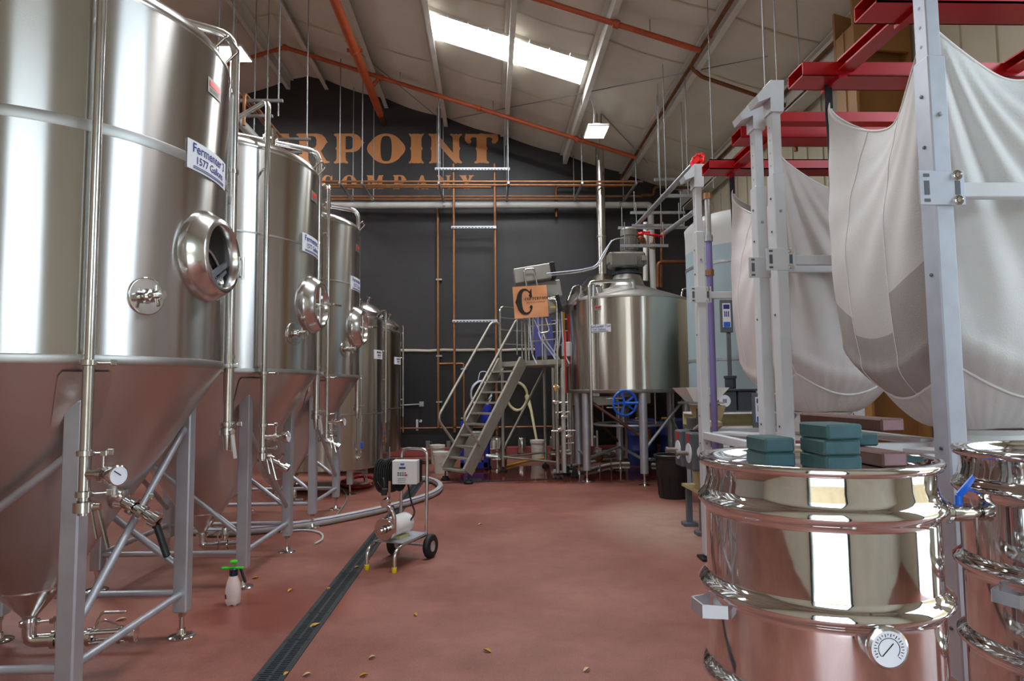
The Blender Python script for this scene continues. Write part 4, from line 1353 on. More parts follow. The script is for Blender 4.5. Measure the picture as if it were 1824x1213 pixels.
# blue wheel
wc = at(1113, 718, 10.25)
m = MB().tube([wc + V(.192 * math.cos(a), .04 * math.cos(a), .192 * math.sin(a)) for a in [2 * PI * i / 40 for i in range(40)]], .019, 10, closed=True)
wh = m.build('hand_wheel', 'blue_paint', tun)
m = MB()
for k in range(5):
    a = R(35 + 72 * k)
    m.beam(wc, wc + V(.185 * math.cos(a), .04 * math.cos(a), .185 * math.sin(a)), .030, .014, (0, 1, 0))
m.lathe([(0, -.03), (.035, -.03), (.04, .03), (0, .03)], wc, (0, -1, 0), 16)
m.build('wheel_spokes', 'blue_paint', wh)
m = MB().cyl(wc + V(.0, -.04, 0), wc + V(.19, -.09, .0), .020, 12); m.build('wheel_crank', 'blue_paint', wh)
m = MB().cyl(wc + V(-.02, .02, 0), wc + V(-.05, .55, 0), .018, 10)
for dz_ in (-.07, .07):
    m.cyl(wc + V(-.28, .06, dz_), wc + V(-.02, .05, dz_), .010, 8)
m.build('wheel_shaft', 'steel_dull', tun)
MB().tube([P(300, .45, .85), P(300, .45, .60), P(285, .45, .58), P(280, .62, .58), P(280, .62, .10)], .048, 12, .12).build('drain_elbow', 'copper_old', tun)

# ================================================================== kettle and flue behind the tun
kx, ky = 2.45, 14.15
kt = thing('brew_kettle', 'stainless kettle with tall steel flue hidden behind the mash tun', 'tank', (kx, ky, 0))
MB().lathe([(0, 1.2), (.98, 1.2), (1.0, 1.22), (1.0, 3.25), (1.01, 3.27), (.97, 3.32), (.3, 3.95), (.14, 4.02)], (kx, ky, 0), n=80, split=40).build('shell', 'steel_tun', kt)
fx, fy = 2.50, 14.4
MB().lathe([(.14, 3.9), (.098, 4.05), (.098, roof(2.5) + .1)], (fx, fy, 0), n=32).build('flue', 'steel_pipe', kt)
for z in (4.9, 6.1):
    MB().lathe([(.098, z), (.104, z + .004), (.104, z + .03), (.098, z + .034)], (fx, fy, 0), n=32).build('flue_joint', 'steel_seam', kt)
for az in (225, 315, 45, 135):
    MB().cyl((kx + .85 * math.cos(R(az)), ky + .85 * math.sin(R(az)), 0), (kx + .85 * math.cos(R(az)), ky + .85 * math.sin(R(az)), 1.22), .06, 16).build('leg', 'steel_dull', kt)

# ================================================================== stairs and platform
N0 = V(-.40, 10.98, 0)                      # foot of the stringer closer to the camera
U = V(.745, .667, 0).normalized()           # climbing direction
W = V(-U.y, U.x, 0)                         # across the treads, away from the camera
SW = .62
RUN, RISE = 1.36, 2.04
st = thing('stairs', 'steep grey metal stairs with tube handrails climbing to the brewing platform', 'stairs', N0)
def SP(run, across, z):
    return N0 + U * run + W * across + V(0, 0, z)
sl = RISE / RUN
for k, ac in enumerate((0, SW)):
    m = MB()
    a, b = SP(.02, ac, .18), SP(RUN, ac, .18 + sl * (RUN - .02) - .12)
    m.beam(a, b, .012, .20, U.cross(W).cross((b - a).normalized()) if False else (0, 0, 1))
    s_ = 1 if k == 0 else -1
    up = (b - a).normalized().cross(W).normalized()
    for q in (-1, 1):
        m.beam(a + up * .10 * q + W * .022 * s_, b + up * .10 * q + W * .022 * s_, .045, .010, up)
    m.build('stringer', 'stair_metal', st)
    f = MB().cyl(SP(.03, ac, .015), SP(.03, ac, .16), .012, 8)
    f.lathe([(0, 0), (.075, 0), (.078, .03), (.055, .045), (.05, .07), (0, .07)], SP(.03, ac, 0), n=20)
    f.build('rubber_foot', 'black_rubber', st)
for k in range(10):
    z = .21 + .186 * k
    run = (z - .10) / sl
    m = MB()
    c = SP(run, SW / 2, z)
    m.add([c + U * (.11 * i) + W * ((SW / 2 - .012) * j) + V(0, 0, h_) for h_ in (-.03, 0) for i in (-1, 1) for j in (-1, 1)],
          [(0, 1, 3, 2), (4, 6, 7, 5), (0, 4, 5, 1), (2, 3, 7, 6), (0, 2, 6, 4), (1, 5, 7, 3)])
    m.build('tread', 'stair_metal', st)
for ac in (-.03, SW + .03):
    MB().tube([SP(.26, ac, .62), SP(-.12, ac, 1.06), SP(1.15, ac, 2.80), SP(1.36, ac, 2.80), SP(1.38, ac, 2.02)], .023, 10, .14).build('handrail', 'stair_metal', st)

PZ = 2.06
pf = thing('brewing_platform', 'grey metal brewing platform with guard rails between stairs and mash tun', 'platform', SP(1.9, .3, 0))
def slab(u0, u1, w0, w1, nm='deck', z0=PZ - .09, z1=PZ):
    m = MB()
    m.add([SP(u, w_, z) for z in (z0, z1) for u in (u0, u1) for w_ in (w0, w1)], [(0, 1, 3, 2), (4, 6, 7, 5), (0, 4, 5, 1), (2, 3, 7, 6), (0, 2, 6, 4), (1, 5, 7, 3)])
    return m.build(nm, 'stair_metal', pf)
slab(1.38, 2.7, -.05, .72)
slab(1.38, 1.58, -.80, -.05)
for (u, w_, z) in ((1.45, .68, PZ), (2.6, .68, PZ), (2.6, 0, PZ), (1.45, -.70, PZ)):
    p = SP(u, w_, 0)
    lg = MB().tube([p + V(0, 0, .1), p + V(0, 0, PZ - .05)], .030, 12).build('leg', 'stair_metal', pf)
    f = MB().cyl(p + V(0, 0, .01), p + V(0, 0, .12), .012, 8); f.lathe([(0, 0), (.07, 0), (.07, .03), (.045, .05), (0, .06)], p, n=18); f.build('rubber_foot', 'black_rubber', lg)
MB().tube([SP(1.45, .68, .42), SP(2.6, .68, 1.95)], .024, 10).build('brace', 'stair_metal', pf)
MB().tube([SP(1.45, -.70, .28), SP(1.45, .68, .28)], .020, 10).build('brace', 'stair_metal', pf)
MB().tube([SP(1.45, .68, .28), SP(2.6, .68, .28)], .020, 10).build('brace', 'stair_metal', pf)
def rail(pts, posts, nm='guard_rail'):
    MB().tube(pts, .019, 10, .10).build(nm, 'steel_pipe', pf)
    for (u, w_) in posts:
        MB().tube([SP(u, w_, PZ), SP(u, w_, PZ + 1.05)], .017, 8).build('rail_post', 'steel_pipe', pf)
rail([SP(1.42, .70, PZ), SP(1.42, .70, PZ + 1.06), SP(2.65, .70, PZ + 1.06), SP(2.65, .70, PZ)], [(2.0, .70), (2.4, .70)])
for z in (.35, .62, .85):
    MB().tube([SP(1.42, .70, PZ + z), SP(2.65, .70, PZ + z), SP(2.65, -.02, PZ + z)], .013, 8, .04).build('mid_rail', 'steel_pipe', pf)
rail([SP(1.42, -.06, PZ), SP(1.42, -.06, PZ + 1.06), SP(1.42, -.76, PZ + 1.06), SP(1.42, -.76, PZ)], [(1.42, -.4)])
for z in (.35, .62):
    MB().tube([SP(1.42, -.06, PZ + z), SP(1.42, -.76, PZ + z)], .013, 8).build('mid_rail', 'steel_pipe', pf)

# control panel on the platform: tilted console, arch handle
cp = thing('control_console', 'grey tilted control console with arched handle above the copper sign', 'console', SP(1.5, 0, PZ))
tl = Matrix.Rotation(R(-9), 3, 'Y')
c = at(950, 489, 11.75)
m = MB().box(c, (.70, .34, .27), tl, .012); m.build('upper_box', 'box_grey', cp)
m = MB().box(c + tl @ V(.345, -.01, 0), (.09, .36, .29), tl, .01); m.build('end_cap', 'black_metal', cp)
m = MB().box(at(972, 518, 11.85), (.55, .22, .30), tl, .012); m.build('neck_box', 'box_grey', cp)
m = MB().box(at(983, 545, 11.65), (.30, .34, .28), Matrix.Rotation(R(-12), 3, 'Y'), .012); m.build('lower_box', 'box_grey', cp)
m = MB().box(at(994, 541, 11.5), (.06, .34, .30), Matrix.Rotation(R(-12), 3, 'Y'), .01); m.build('end_cap', 'black_metal', cp)
a0, a1 = at(938, 512, 11.45), at(957, 509, 11.45)
m = MB().tube([a0, at(933, 480, 11.45), at(951, 478, 11.45), a1], .017, 10, .05); m.build('arch_handle', 'steel_pipe', cp)
b0, b1 = at(950, 566, 11.45), at(972, 566, 11.45)
m = MB().tube([b0, at(962, 594, 11.45), at(979, 590, 11.45), b1], .014, 10, .05); m.build('lower_handle', 'steel_pipe', cp)
m = MB().tube([at(972, 590, 11.75), at(972, 530, 11.85)], .03, 10); m.tube([at(972, 640, 11.75), at(972, 590, 11.75)], .03, 10); m.build('column', 'box_grey', cp)
for px, e in ((943, 948), (958, 985), (966, 990), (990, 986), (996, 992), (1000, 1006)):
    MB().tube([at(px, 555, 11.8), at(px + 2, 600, 11.6), at(e, 632, 11.6), at(e + 8, 648, 11.55)], .013, 8, .12).build('cable', 'hose_clear', cp)
MB().box(at(985, 547, 11.4), (.1, .02, .03)).build('warning_tag', 'yellow_plastic', cp)

# copper sign
sg = thing('copper_sign', 'square copper sheet sign with large black C logo on the platform rail', 'sign', at(945, 567, 11.3))
s00, s11 = at(914, 567, 11.3), at(976, 508, 11.3)
sx0, sx1, sz0, sz1 = s00.x, s11.x, s00.z, s11.z
tl2 = R(3.5)
ex, ez = V(math.cos(tl2), 0, math.sin(tl2)), V(-math.sin(tl2), 0, math.cos(tl2))
so = V((sx0 + sx1) / 2, 11.3, (sz0 + sz1) / 2)
sw_, sh_ = sx1 - sx0 - .02, sz1 - sz0 - .02
m = MB()
n_ = 10
vs = []
for i in range(n_ + 1):
    for j in range(n_ + 1):
        u, v = i / n_ - .5, j / n_ - .5
        vs.append(so + ex * u * sw_ + ez * v * sh_ + V(0, .012 * math.sin(5 * u + 2) * math.cos(4 * v), 0))
m.add(vs, [((n_ + 1) * i + j, (n_ + 1) * (i + 1) + j, (n_ + 1) * (i + 1) + j + 1, (n_ + 1) * i + j + 1) for i in range(n_) for j in range(n_)], True)
m.add([v + V(0, .006, 0) for v in vs], [((n_ + 1) * i + j, (n_ + 1) * i + j + 1, (n_ + 1) * (i + 1) + j + 1, (n_ + 1) * (i + 1) + j) for i in range(n_) for j in range(n_)], True)
sheet = m.build('sheet', 'copper_sheet', sg)
wd, vs, fs = GLT['C']
m = MB(); decal(m, (vs, fs), so - ex * sw_ * .47 - ez * sh_ * .40 + V(0, -.020, 0), ex, ez, sw_ * .56, sh_ * .82); m.build('logo_letter', 'ink_black', sg)
m = MB()
x = -.02 * 1
xx = 0
for ch in 'COPPERPOINT':
    wd, vs, fs = GLT[ch]
    decal(m, (vs, fs), so + ex * (-sw_ * .17 + xx) + ez * (sh_ * .045) + V(0, -.021, 0), ex, ez, .038, .050)
    xx += wd * .038 + .0045
m.build('name_lettering', 'ink_black', sg)
m = MB(); vf = text2d('BREWING COMPANY', .036)
decal(m, vf, so + ex * (sw_ * .155) - ez * (sh_ * .03) + V(0, -.021, 0), ex, ez, .95, 1); m.build('tagline', 'grease_brown', sg)
for px in (921, 949):
    MB().tube([at(px, 560, 11.33), at(px, 632, 11.4)], .012, 8).build('support_rod', 'steel_pipe', sg)

# violet board on the platform
p = at(968, 600, 12.3)
m = MB().box(p, (.36, .03, .72), Matrix.Rotation(R(-4), 3, 'Y'))
o = tag(m.build('plastic_board', 'violet_board'), 'violet-blue plastic board standing on the platform under the console', 'board')
t = thing('ladder', 'bright yellow folding ladder standing beside the mash tun with red strap', 'ladder', V(1.30, 11.55, PZ))
y0 = at(1003, 556, 11.9); y1 = at(1003, 640, 11.9)
MB().beam(y0, V(y0.x, 11.9, y1.z), .05, .03, (0, 1, 0)).build('rail', 'hose_yellow', t)
MB().beam(y0 + V(.09, 0, -.05), V(y0.x + .13, 11.9, y1.z - .45), .04, .02, (0, 1, 0)).build('strap', 'red_valve', t)
p = at(1008, 622, 11.7)
m = MB().box(p, (.15, .08, .26), bev=.012); m.tube([p + V(-.0, 0, .12), p + V(0, 0, .3)], .006, 6)
tag(m.build('transmitter_box', 'white_paint'), 'small white transmitter box with whip aerial beside the mash tun', 'box')

# ================================================================== clutter under and behind the stairs
def pail(px, py, z, h, rt, rb, mat, label, cat='bucket', lid=True):
    p = floor_at(px, py)
    t = thing('bucket', label, cat, V(p.x, p.y, 0), 'plastic pails on the floor')
    MB().lathe([(0, 0), (rb, 0), (rt, h), (rt + .012, h), (rt + .012, h - .05), (rt + .003, h - .05)], V(p.x, p.y, 0), n=28).build('body', mat, t)
    MB().lathe([(rt + .014, h - .015), (rt + .014, h + .012), (rt - .012, h + .014), (rt - .02, h + .004), (0, h + .004)], V(p.x, p.y, 0), n=28).build('lid', mat, t)
    MB().tube([V(p.x - rt - .01, p.y - .02, h - .06), V(p.x - rt * .6, p.y - rt - .02, h - .17), V(p.x + rt * .5, p.y - rt - .02, h - .19), V(p.x + rt + .01, p.y - .02, h - .06)], .004, 6, .08).build('bail_handle', 'rod_steel', t)
    return t
pail(786, 842, 0, .38, .150, .130, 'bucket_white', 'front white lidded plastic pail at the foot of the stairs')
pail(779, 826, 0, .38, .150, .130, 'bucket_white', 'rear white lidded plastic pail half hidden by the front pail')
pail(958, 817, 0, .40, .155, .135, 'bucket_white', 'white open pail with a hose behind the platform legs')

def keg(px, py, h, r, label, small=False):
    p = floor_at(px, py)
    t = thing('keg', label, 'keg', V(p.x, p.y, 0), 'steel kegs')
    q = V(p.x, p.y, 0)
    if small:
        MB().lathe([(r * .9, 0), (r, .03), (r, h * .88), (r * .9, h * .93), (0, h * .95)], q, n=28).build('body', 'steel_pipe', t)
        MB().lathe([(r, 0), (r + .006, .0), (r + .006, .06), (r, .06)], q, n=28).build('base_ring', 'black_rubber', t)
        m = MB()
        for s_ in (-1, 1):
            m.tube([q + V(s_ * r * .8, -.06, h * .9), q + V(s_ * r * .85, -.06, h), q + V(s_ * r * .85, .06, h), q + V(s_ * r * .8, .06, h * .9)], .012, 8, .03)
        m.lathe([(0, 0), (.035, 0), (.04, .02), (0, .03)], q + V(0, 0, h * .94), n=16)
        m.build('top_handles', 'black_rubber', t)
    else:
        prof = [(r * .85, 0), (r * .9, 0), (r * .9, .06), (r, .09), (r, h * .30), (r + .012, h * .33), (r, h * .36), (r, h * .62), (r + .012, h * .65), (r, h * .68), (r, h * .86), (r * .9, h * .90), (r * .9, h), (r * .84, h), (r * .84, h * .91), (0, h * .93)]
        MB().lathe(prof, q, n=32, split=60).build('body', 'steel_pipe', t)
        MB().lathe([(0, 0), (.05, 0), (.05, .03), (.03, .035), (.03, .07), (0, .07)], q + V(0, 0, h * .92), n=16).build('spear_valve', 'steel_bright', t)
    return t
keg(885, 836, .62, .20, 'steel beer keg standing behind the stairs beside the blue cart')
keg(930, 811, .44, .11, 'small steel soda keg with black rubber base behind the platform legs', True)

# blue-framed filter cart behind the stairs
p = floor_at(853, 838)
t = thing('filter_cart', 'blue-framed equipment cart with grey cabinet behind the stairs', 'cart', V(p.x, p.y, 0))
m = MB()
for dx, dy in ((-.32, 0), (.14, 0), (-.32, .4), (.14, .4)):
    m.box(p + V(dx, dy, .48), (.09 if dx > 0 else .06, .05, .90))
m.box(p + V(-.09, 0, .10), (.52, .05, .10)); m.box(p + V(-.09, .4, .10), (.52, .05, .10))
m.build('frame', 'blue_box', t)
MB().box(p + V(-.12, .2, .42), (.34, .34, .62), bev=.01).build('cabinet', 'box_grey', t)
MB().lathe([(0, 0), (.10, 0), (.10, .32), (.09, .34), (0, .36)], p + V(.15, .15, .90), n=20).build('filter_bowl', 'blue_box', t)
MB().tube([p + V(.14, -.05, .28), p + V(.36, -.05, .26)], .04, 12).build('pump_tube', 'steel_pipe', t)
for dx, dy in ((-.32, 0), (.14, 0), (-.32, .4), (.14, .4)):
    MB().cyl(p + V(dx - .02, dy, .035), p + V(dx + .02, dy, .035), .035, 12).build('caster', 'black_rubber', t)
# yellow bottle
q = floor_at(825, 829)
m = MB().lathe([(0, 0), (.05, 0), (.055, .05), (.05, .10), (.025, .13), (.03, .15), (.02, .17), (.02, .20), (0, .20)], V(q.x, q.y, 0), n=18)
tag(m.build('squeeze_bottle', 'hose_yellow'), 'small yellow squeeze bottle on the floor behind the stair treads', 'bottle')
# wooden block
q = floor_at(757, 826)
m = MB().box(V(q.x, q.y, .045), (.22, .16, .09), Matrix.Rotation(.3, 3, 'Z'), .012)
tag(m.build('wood_block', 'grease_brown'), 'short brown wood block lying on the floor behind the pump cart', 'block')

# hoses on the wall
def coil(name, c, rx, rz, turns, r, mat, label, tail=None, tilt=0.0):
    pts = []
    for i in range(turns * 20 + 1):
        a = 2 * PI * i / 20
        k = 1 - .04 * (i % 37) / 37
        pts.append(c + V(rx * k * math.cos(a), -.02 * i / 20 - .03 * math.sin(3 * a), rz * k * math.sin(a) + .01 * math.sin(i)))
    if tail:
        pts += tail
    return tag(MB().tube(pts, r, 8).build(name, mat), label, 'hose', 'coiled hoses')
c = at(921, 706, 15.5)
coil('coiled_hose', c, .24, .33, 3, .030, 'hose_cream', 'cream hose coiled on the black wall behind the platform', [at(946, 730, 15.1), at(957, 790, 15.0), at(958, 800, 14.9)])
c = at(857, 702, 15.30)
coil('coiled_hose', c, .24, .30, 4, .022, 'hose_clear', 'clear tubing coiled on the black wall behind the stair treads', [c + V(-.25, 0, -.5), c + V(-.28, 0, -.9)])
t = thing('hose_reel', 'black round hose hanger with pale hose loop behind the stairs', 'hanger', at(860, 690, 15.45))
MB().cyl(at(861, 690, 15.45), V(at(861, 690, 15.45).x, 15.6, at(861, 690, 15.45).z), .05, 12).build('wall_peg', 'black_metal', t)
MB().lathe([(.10, 0), (.22, .0), (.22, .06), (.18, .06), (.18, .10), (.10, .10)], at(861, 690, 15.45), (0, -1, 0), 28).build('drum', 'black_plastic', t)
cc = at(861, 668, 15.35)
MB().tube([cc + V(-.12, 0, -.12), cc + V(-.08, 0, .08), cc + V(.08, 0, .08), cc + V(.12, 0, -.12)], .012, 8, .06).build('loop', 'hose_clear', t)

# jars and bottles standing on the kerb
def jar(px, top, bot, label, h=None):
    p = at(px, bot, YB - .09)
    hh = at(px, top, YB - .09).z - .202
    q = V(p.x, YB - .09, .2005)
    t = thing('glass_jug', label, 'jug', q, 'clear measuring jugs on the kerb')
    r = hh * .36
    MB().lathe([(0, 0), (r * .85, 0), (r, hh), (r * .93, hh), (r * .78, .012), (0, .012)], q, n=20).build('body', 'glass_clear', t)
    MB().tube([q + V(r * .9, 0, hh * .9), q + V(r * 1.7, 0, hh * .8), q + V(r * 1.6, 0, hh * .3), q + V(r * .9, 0, hh * .2)], .009, 6, .04).build('handle', 'glass_clear', t)
jar(762, 785, 796, 'leftmost clear jug standing upside down on the red kerb', .2)
jar(780, 790, 796, 'smallest clear jug on the red kerb, between two larger jugs')
jar(799, 785, 796, 'clear jug with handle on the red kerb closest to the stairs')
for i, px in enumerate((983, 993, 1022, 1033, 1044, 1053, 1060)):
    p = at(px, 788, YB - .10)
    q = V(p.x, YB - .10, .2005)
    t = thing('sample_bottle', 'small clear white-capped bottle on the kerb, %s of seven counted from the stairs' % ('first', 'second', 'third', 'fourth', 'fifth', 'sixth', 'last')[i], 'bottle', q, 'capped bottles on the kerb')
    MB().lathe([(0, 0), (.055, 0), (.058, .02), (.058, .13), (.03, .17), (.028, .19)], q, n=16).build('body', 'glass_clear', t)
    MB().lathe([(.032, .18), (.034, .18), (.034, .22), (0, .22)], q, n=16).build('cap', 'white_paint', t)

# pumps, manifolds and hoses beside the tun
def skid_pump(p, label):
    t = thing('transfer_pump', label, 'pump', V(p.x, p.y, 0), 'stainless pumps under the brewhouse')
    z = .30
    MB().lathe([(0, 0), (.13, 0), (.13, .05), (.09, .06), (.09, .38), (.07, .40), (0, .40)], V(p.x, p.y, z), (.85, .5, 0), 24).build('motor', 'steel_pipe', t)
    MB().lathe([(0, -.06), (.03, -.06), (.03, 0), (.14, 0), (.145, .03), (.13, .05)], V(p.x, p.y, z), (.85, .5, 0), 28).build('pump_head', 'steel_bright', t)
    MB().tube([V(p.x, p.y, z + .12), V(p.x, p.y, .75)], .022, 10).build('discharge', 'steel_pipe', t)
    for k in (.05, .33):
        q = V(p.x, p.y, 0) + V(.85, .5, 0).normalized() * k
        m = MB().tube([q, q + V(0, 0, .24)], .012, 8); m.lathe([(0, 0), (.05, 0), (.04, .02), (0, .03)], q, n=14)
        m.build('leg', 'steel_dull', t)
skid_pump(floor_at(1065, 838), 'stainless pump with round head under the mash tun')
skid_pump(floor_at(985, 838), 'stainless pump on the floor left of the mash tun legs')

mf = thing('pipe_manifold', 'upright manifold of steel pipes, valves and hoses left of the mash tun', 'manifold', V(1.2, 10.95, 0))
for k, (px, y0, y1, mt, r) in enumerate(((1003, 640, 842, 'hose_grey', .028), (992, 620, 745, 'steel_pipe', .016), (1000, 655, 840, 'steel_pipe', .022), (1011, 700, 800, 'steel_pipe', .02), (1006, 590, 700, 'red_valve', .016), (985, 655, 800, 'steel_dull', .03))):
    d = 11.0 + .07 * k
    a, b = at(px, y0, d), at(px + (y1 - y0) * .015, y1, d)
    b.z = max(b.z, .06)
    MB().tube([a, b], r, 10).build('upright_pipe', mt, mf)
for (x0_, x1_, y_) in ((985, 1012, 718), (990, 1014, 735), (982, 1025, 768), (1004, 1022, 790)):
    MB().tube([at(x0_, y_, 11.1), at(x1_, y_ - 1, 11.1)], .018, 10).build('cross_pipe', 'steel_pipe', mf)
for (px, py) in ((991, 690), (990, 716), (1005, 742), (999, 765), (1013, 777)):
    q = at(px, py, 11.0)
    m = MB().lathe([(0, -.05), (.03, -.05), (.035, -.02), (.045, -.02), (.045, .02), (.035, .02), (.03, .05), (0, .05)], q, (1, 0, .0), 16)
    m.box(q + V(0, -.06, -.02), (.012, .10, .012)); m.build('valve', 'steel_bright', mf)
q = at(990, 690, 10.95)
MB().cyl(q + V(0, 0, -.06), q + V(0, 0, .06), .022, 12).build('sight_glass', 'hose_yellow', mf)
for px in (1000, 1010, 1024):
    q = floor_at(px, 842 + (px - 1000) * .4)
    MB().lathe([(0, 0), (.07, 0), (.075, .04), (.05, .05), (.04, .16), (0, .16)], V(q.x, q.y, 0), n=16).build('rubber_foot', 'black_rubber', mf)
def ground_hose(pix, r, mat, label, stripe=None, z=None):
    pts = []
    for p_ in pix:
        q = floor_at(p_[0], p_[1])
        zz = p_[2] if len(p_) > 2 else r
        d = (q - CAM)
        k = (CAM.z - zz) / CAM.z
        pts.append(CAM + d * k)
    sm = []
    for i in range(len(pts) - 1):           # catmull-rom
        p0, p1, p2, p3 = pts[max(i - 1, 0)], pts[i], pts[i + 1], pts[min(i + 2, len(pts) - 1)]
        for k in range(8):
            t_ = k / 8
            sm.append(.5 * ((2 * p1) + (p2 - p0) * t_ + (2 * p0 - 5 * p1 + 4 * p2 - p3) * t_ * t_ + (3 * p1 - p0 - 3 * p2 + p3) * t_ ** 3))
    sm.append(pts[-1])
    t = thing('floor_hose', label, 'hose', V(sm[0].x, sm[0].y, 0), 'hoses lying on the floor')
    MB().tube(sm, r, 12).build('tube', mat, t)
    if stripe:
        st_ = []
        for i in range(len(sm)):
            d = (sm[min(i + 1, len(sm) - 1)] - sm[max(i - 1, 0)]).normalized()
            s_ = d.cross(V(0, 0, 1)).normalized()
            if s_.y > 0:
                s_ = -s_
            st_.append(sm[i] + s_ * r * .78 + V(0, 0, r * .55))
        MB().tube(st_, r * .14, 6).build('stripe', stripe, t)
    return t
ground_hose([(985, 842), (1040, 838), (1100, 826), (1180, 828)], .03, 'hose_grey', 'grey hose lying under the mash tun along the kerb')
ground_hose([(1000, 833), (1060, 822), (1120, 815), (1190, 812)], .03, 'hose_grey', 'grey hose behind the pump under the mash tun')
ground_hose([(862, 834), (900, 830), (935, 822), (965, 817), (975, 812)], .022, 'hose_yellow', 'yellow hose on the floor between keg and white pail')
ground_hose([(318, 940), (380, 948), (450, 944), (540, 934), (620, 920), (700, 902), (765, 882), (784, 868), (776, 858), (755, 853), (735, 856)], .048, 'hose_grey', 'thick grey suction hose with purple stripe sweeping behind the pump cart', 'hose_purple')
ground_hose([(500, 948), (540, 944), (570, 949), (574, 960), (560, 969)], .012, 'hose_grey', 'thin grey hose end curling on the floor under the fermenter')
ground_hose([(470, 872), (500, 868), (540, 872), (560, 866)], .03, 'black_rubber', 'black hose in the shade under the farthest fermenter')
ground_hose([(610, 858), (640, 848), (668, 852), (660, 864), (630, 868), (605, 862)], .03, 'hose_red', 'dark red hose coiled under the straight-sided tank')
ground_hose([(594, 925), (618, 886), (600, 862)], .010, 'rod_steel', 'thin pale line lying across the floor below the far fermenter')

# blue drum and stand behind the tun, right side
p = V(3.05, 13.3, 0)
t = thing('chemical_drum', 'dark blue plastic drum standing behind the mash tun legs', 'drum', p)
MB().lathe([(0, 0), (.28, 0), (.29, .03), (.29, .28), (.30, .30), (.29, .32), (.29, .58), (.30, .60), (.29, .62), (.29, .88), (.24, .92), (0, .92)], p, n=36, split=60).build('body', 'blue_drum', t)
MB().lathe([(0, 0), (.03, 0), (.03, .03), (0, .03)], p + V(-.12, -.1, .92), n=12).build('bung', 'hose_yellow', t)
p2 = V(3.69, 13.2, 0)
t = thing('chemical_drum', 'second dark blue drum, partly behind the black bin', 'drum', p2)
MB().lathe([(0, 0), (.28, 0), (.29, .03), (.29, .28), (.30, .30), (.29, .32), (.29, .58), (.30, .60), (.29, .62), (.29, .88), (.24, .92), (0, .92)], p2, n=36, split=60).build('body', 'blue_drum', t)
MB().box(p2 + V(-.15, -.12, .935), (.24, .16, .03)).build('tray', 'hose_yellow', t)

# black bin
p = floor_at(1200, 886)
t = thing('rubbish_bin', 'black ribbed plastic bin standing beside the grain mill', 'bin', V(p.x, p.y, 0))
p = V(p.x, p.y, 0)
MB().lathe([(0, 0), (.20, 0), (.205, .02), (.225, .30), (.232, .31), (.245, .56), (.262, .565), (.268, .60), (.255, .61), (.24, .60), (.22, .3), (.19, .03), (0, .03)], p, n=40, split=50).build('body', 'black_plastic', t)
for s_ in (-1, 1):
    MB().box(p + V(s_ * .275, 0, .54), (.05, .14, .035), bev=.01).build('handle', 'black_plastic', t)
m = MB()
for k in range(12):
    a = 2 * PI * k / 12
    m.tube([p + V(.207 * math.cos(a), .207 * math.sin(a), .04), p + V(.229 * math.cos(a), .229 * math.sin(a), .29)], .006, 6)
m.build('ribs', 'black_plastic', t)

# red valve wheels and pipe racks above the tun
rk = thing('pipe_rack', 'grey strut pipe rack hanging on rods above the mash tun', 'rack', V(2.9, 12.5, 3.9))
for (xa, xb, py, d) in ((1105, 1190, 438, 11.2), (1101, 1226, 406, 12.6), (1126, 1218, 402, 11.6), (1123, 1220, 379, 12.4), (1178, 1235, 349, 10.2), (1166, 1225, 320, 11.2)):
    a, b = at(xa, py, d), at(xb, py, d)
    MB().box(V((a.x + b.x) / 2, d, a.z), (b.x - a.x, .05, .05)).build('strut', 'galvanised', rk)
    for x in (a.x + .08, b.x - .08):
        zt_ = roof(x) - .15 if py in (349, 320) else a.z + .42
        MB().tube([(x, d, a.z), (x, d, zt_)], .008, 6).build('rod', 'rod_steel', rk)
for (p_, q_) in (((1135, 400, 12.4), (1237, 292, 7.9)), ((1180, 418, 12.2), (1236, 378, 9.4))):
    MB().tube([at(*p_), at(*q_)], .040, 12).build('pipe', 'galvanised', rk)
MB().tube([at(1150, 396, 13), at(1150, 500, 13)], .05, 10).build('drop_pipe', 'pipe_white', rk)
MB().tube([at(1178, 380, 13.2), at(1178, 512, 13.2)], .026, 8).build('copper_drop', 'copper_old', rk)
MB().tube([at(1225, 467, 13.0), at(1172, 467, 13.0), at(1172, 512, 13.0)], .040, 10, .1).build('copper_bend', 'copper_old', rk)
def valve_wheel(p, ax, label, r=.14):
    ax = Vector(ax).normalized()
    a, b = frame(ax)
    t = thing('valve_wheel', label, 'valve', p, 'red valve hand wheels')
    MB().tube([p + (a * math.cos(k) + b * math.sin(k)) * (r + .008 * math.cos(9 * k)) for k in [2 * PI * i / 36 for i in range(36)]], .020, 8, closed=True).build('rim', 'red_valve', t)
    m = MB()
    for k in range(4):
        d = a * math.cos(k * PI / 2) + b * math.sin(k * PI / 2)
        m.beam(p, p + d * r, .035, .014, ax)
    m.lathe([(0, -.03), (.035, -.03), (.04, .03), (0, .03)], p, ax, 14)
    m.build('spokes', 'red_valve', t)
    m = MB().cyl(p, p - ax * .14, .016, 8); m.lathe([(.0, 0), (.05, 0), (.06, .03), (.06, .09), (.05, .12), (0, .12)], p - ax * .26, ax, 14); m.build('valve_body', 'copper_pipe', t)
valve_wheel(at(1128, 420, 11.9), (-.9, -.5, .25), 'red valve wheel standing on edge left of the motor', .10)
valve_wheel(at(1166, 419, 12.0), (.15, -.25, 1), 'red valve wheel lying flat right of the motor', .17)
valve_wheel(at(1145, 415, 12.2), (-.1, -.3, 1), 'red valve wheel mostly hidden behind the motor', .12)
valve_wheel(at(1243, 287, 7.7), (-.75, -.6, .25), 'red valve wheel high up beside the red lifting frame', .085)


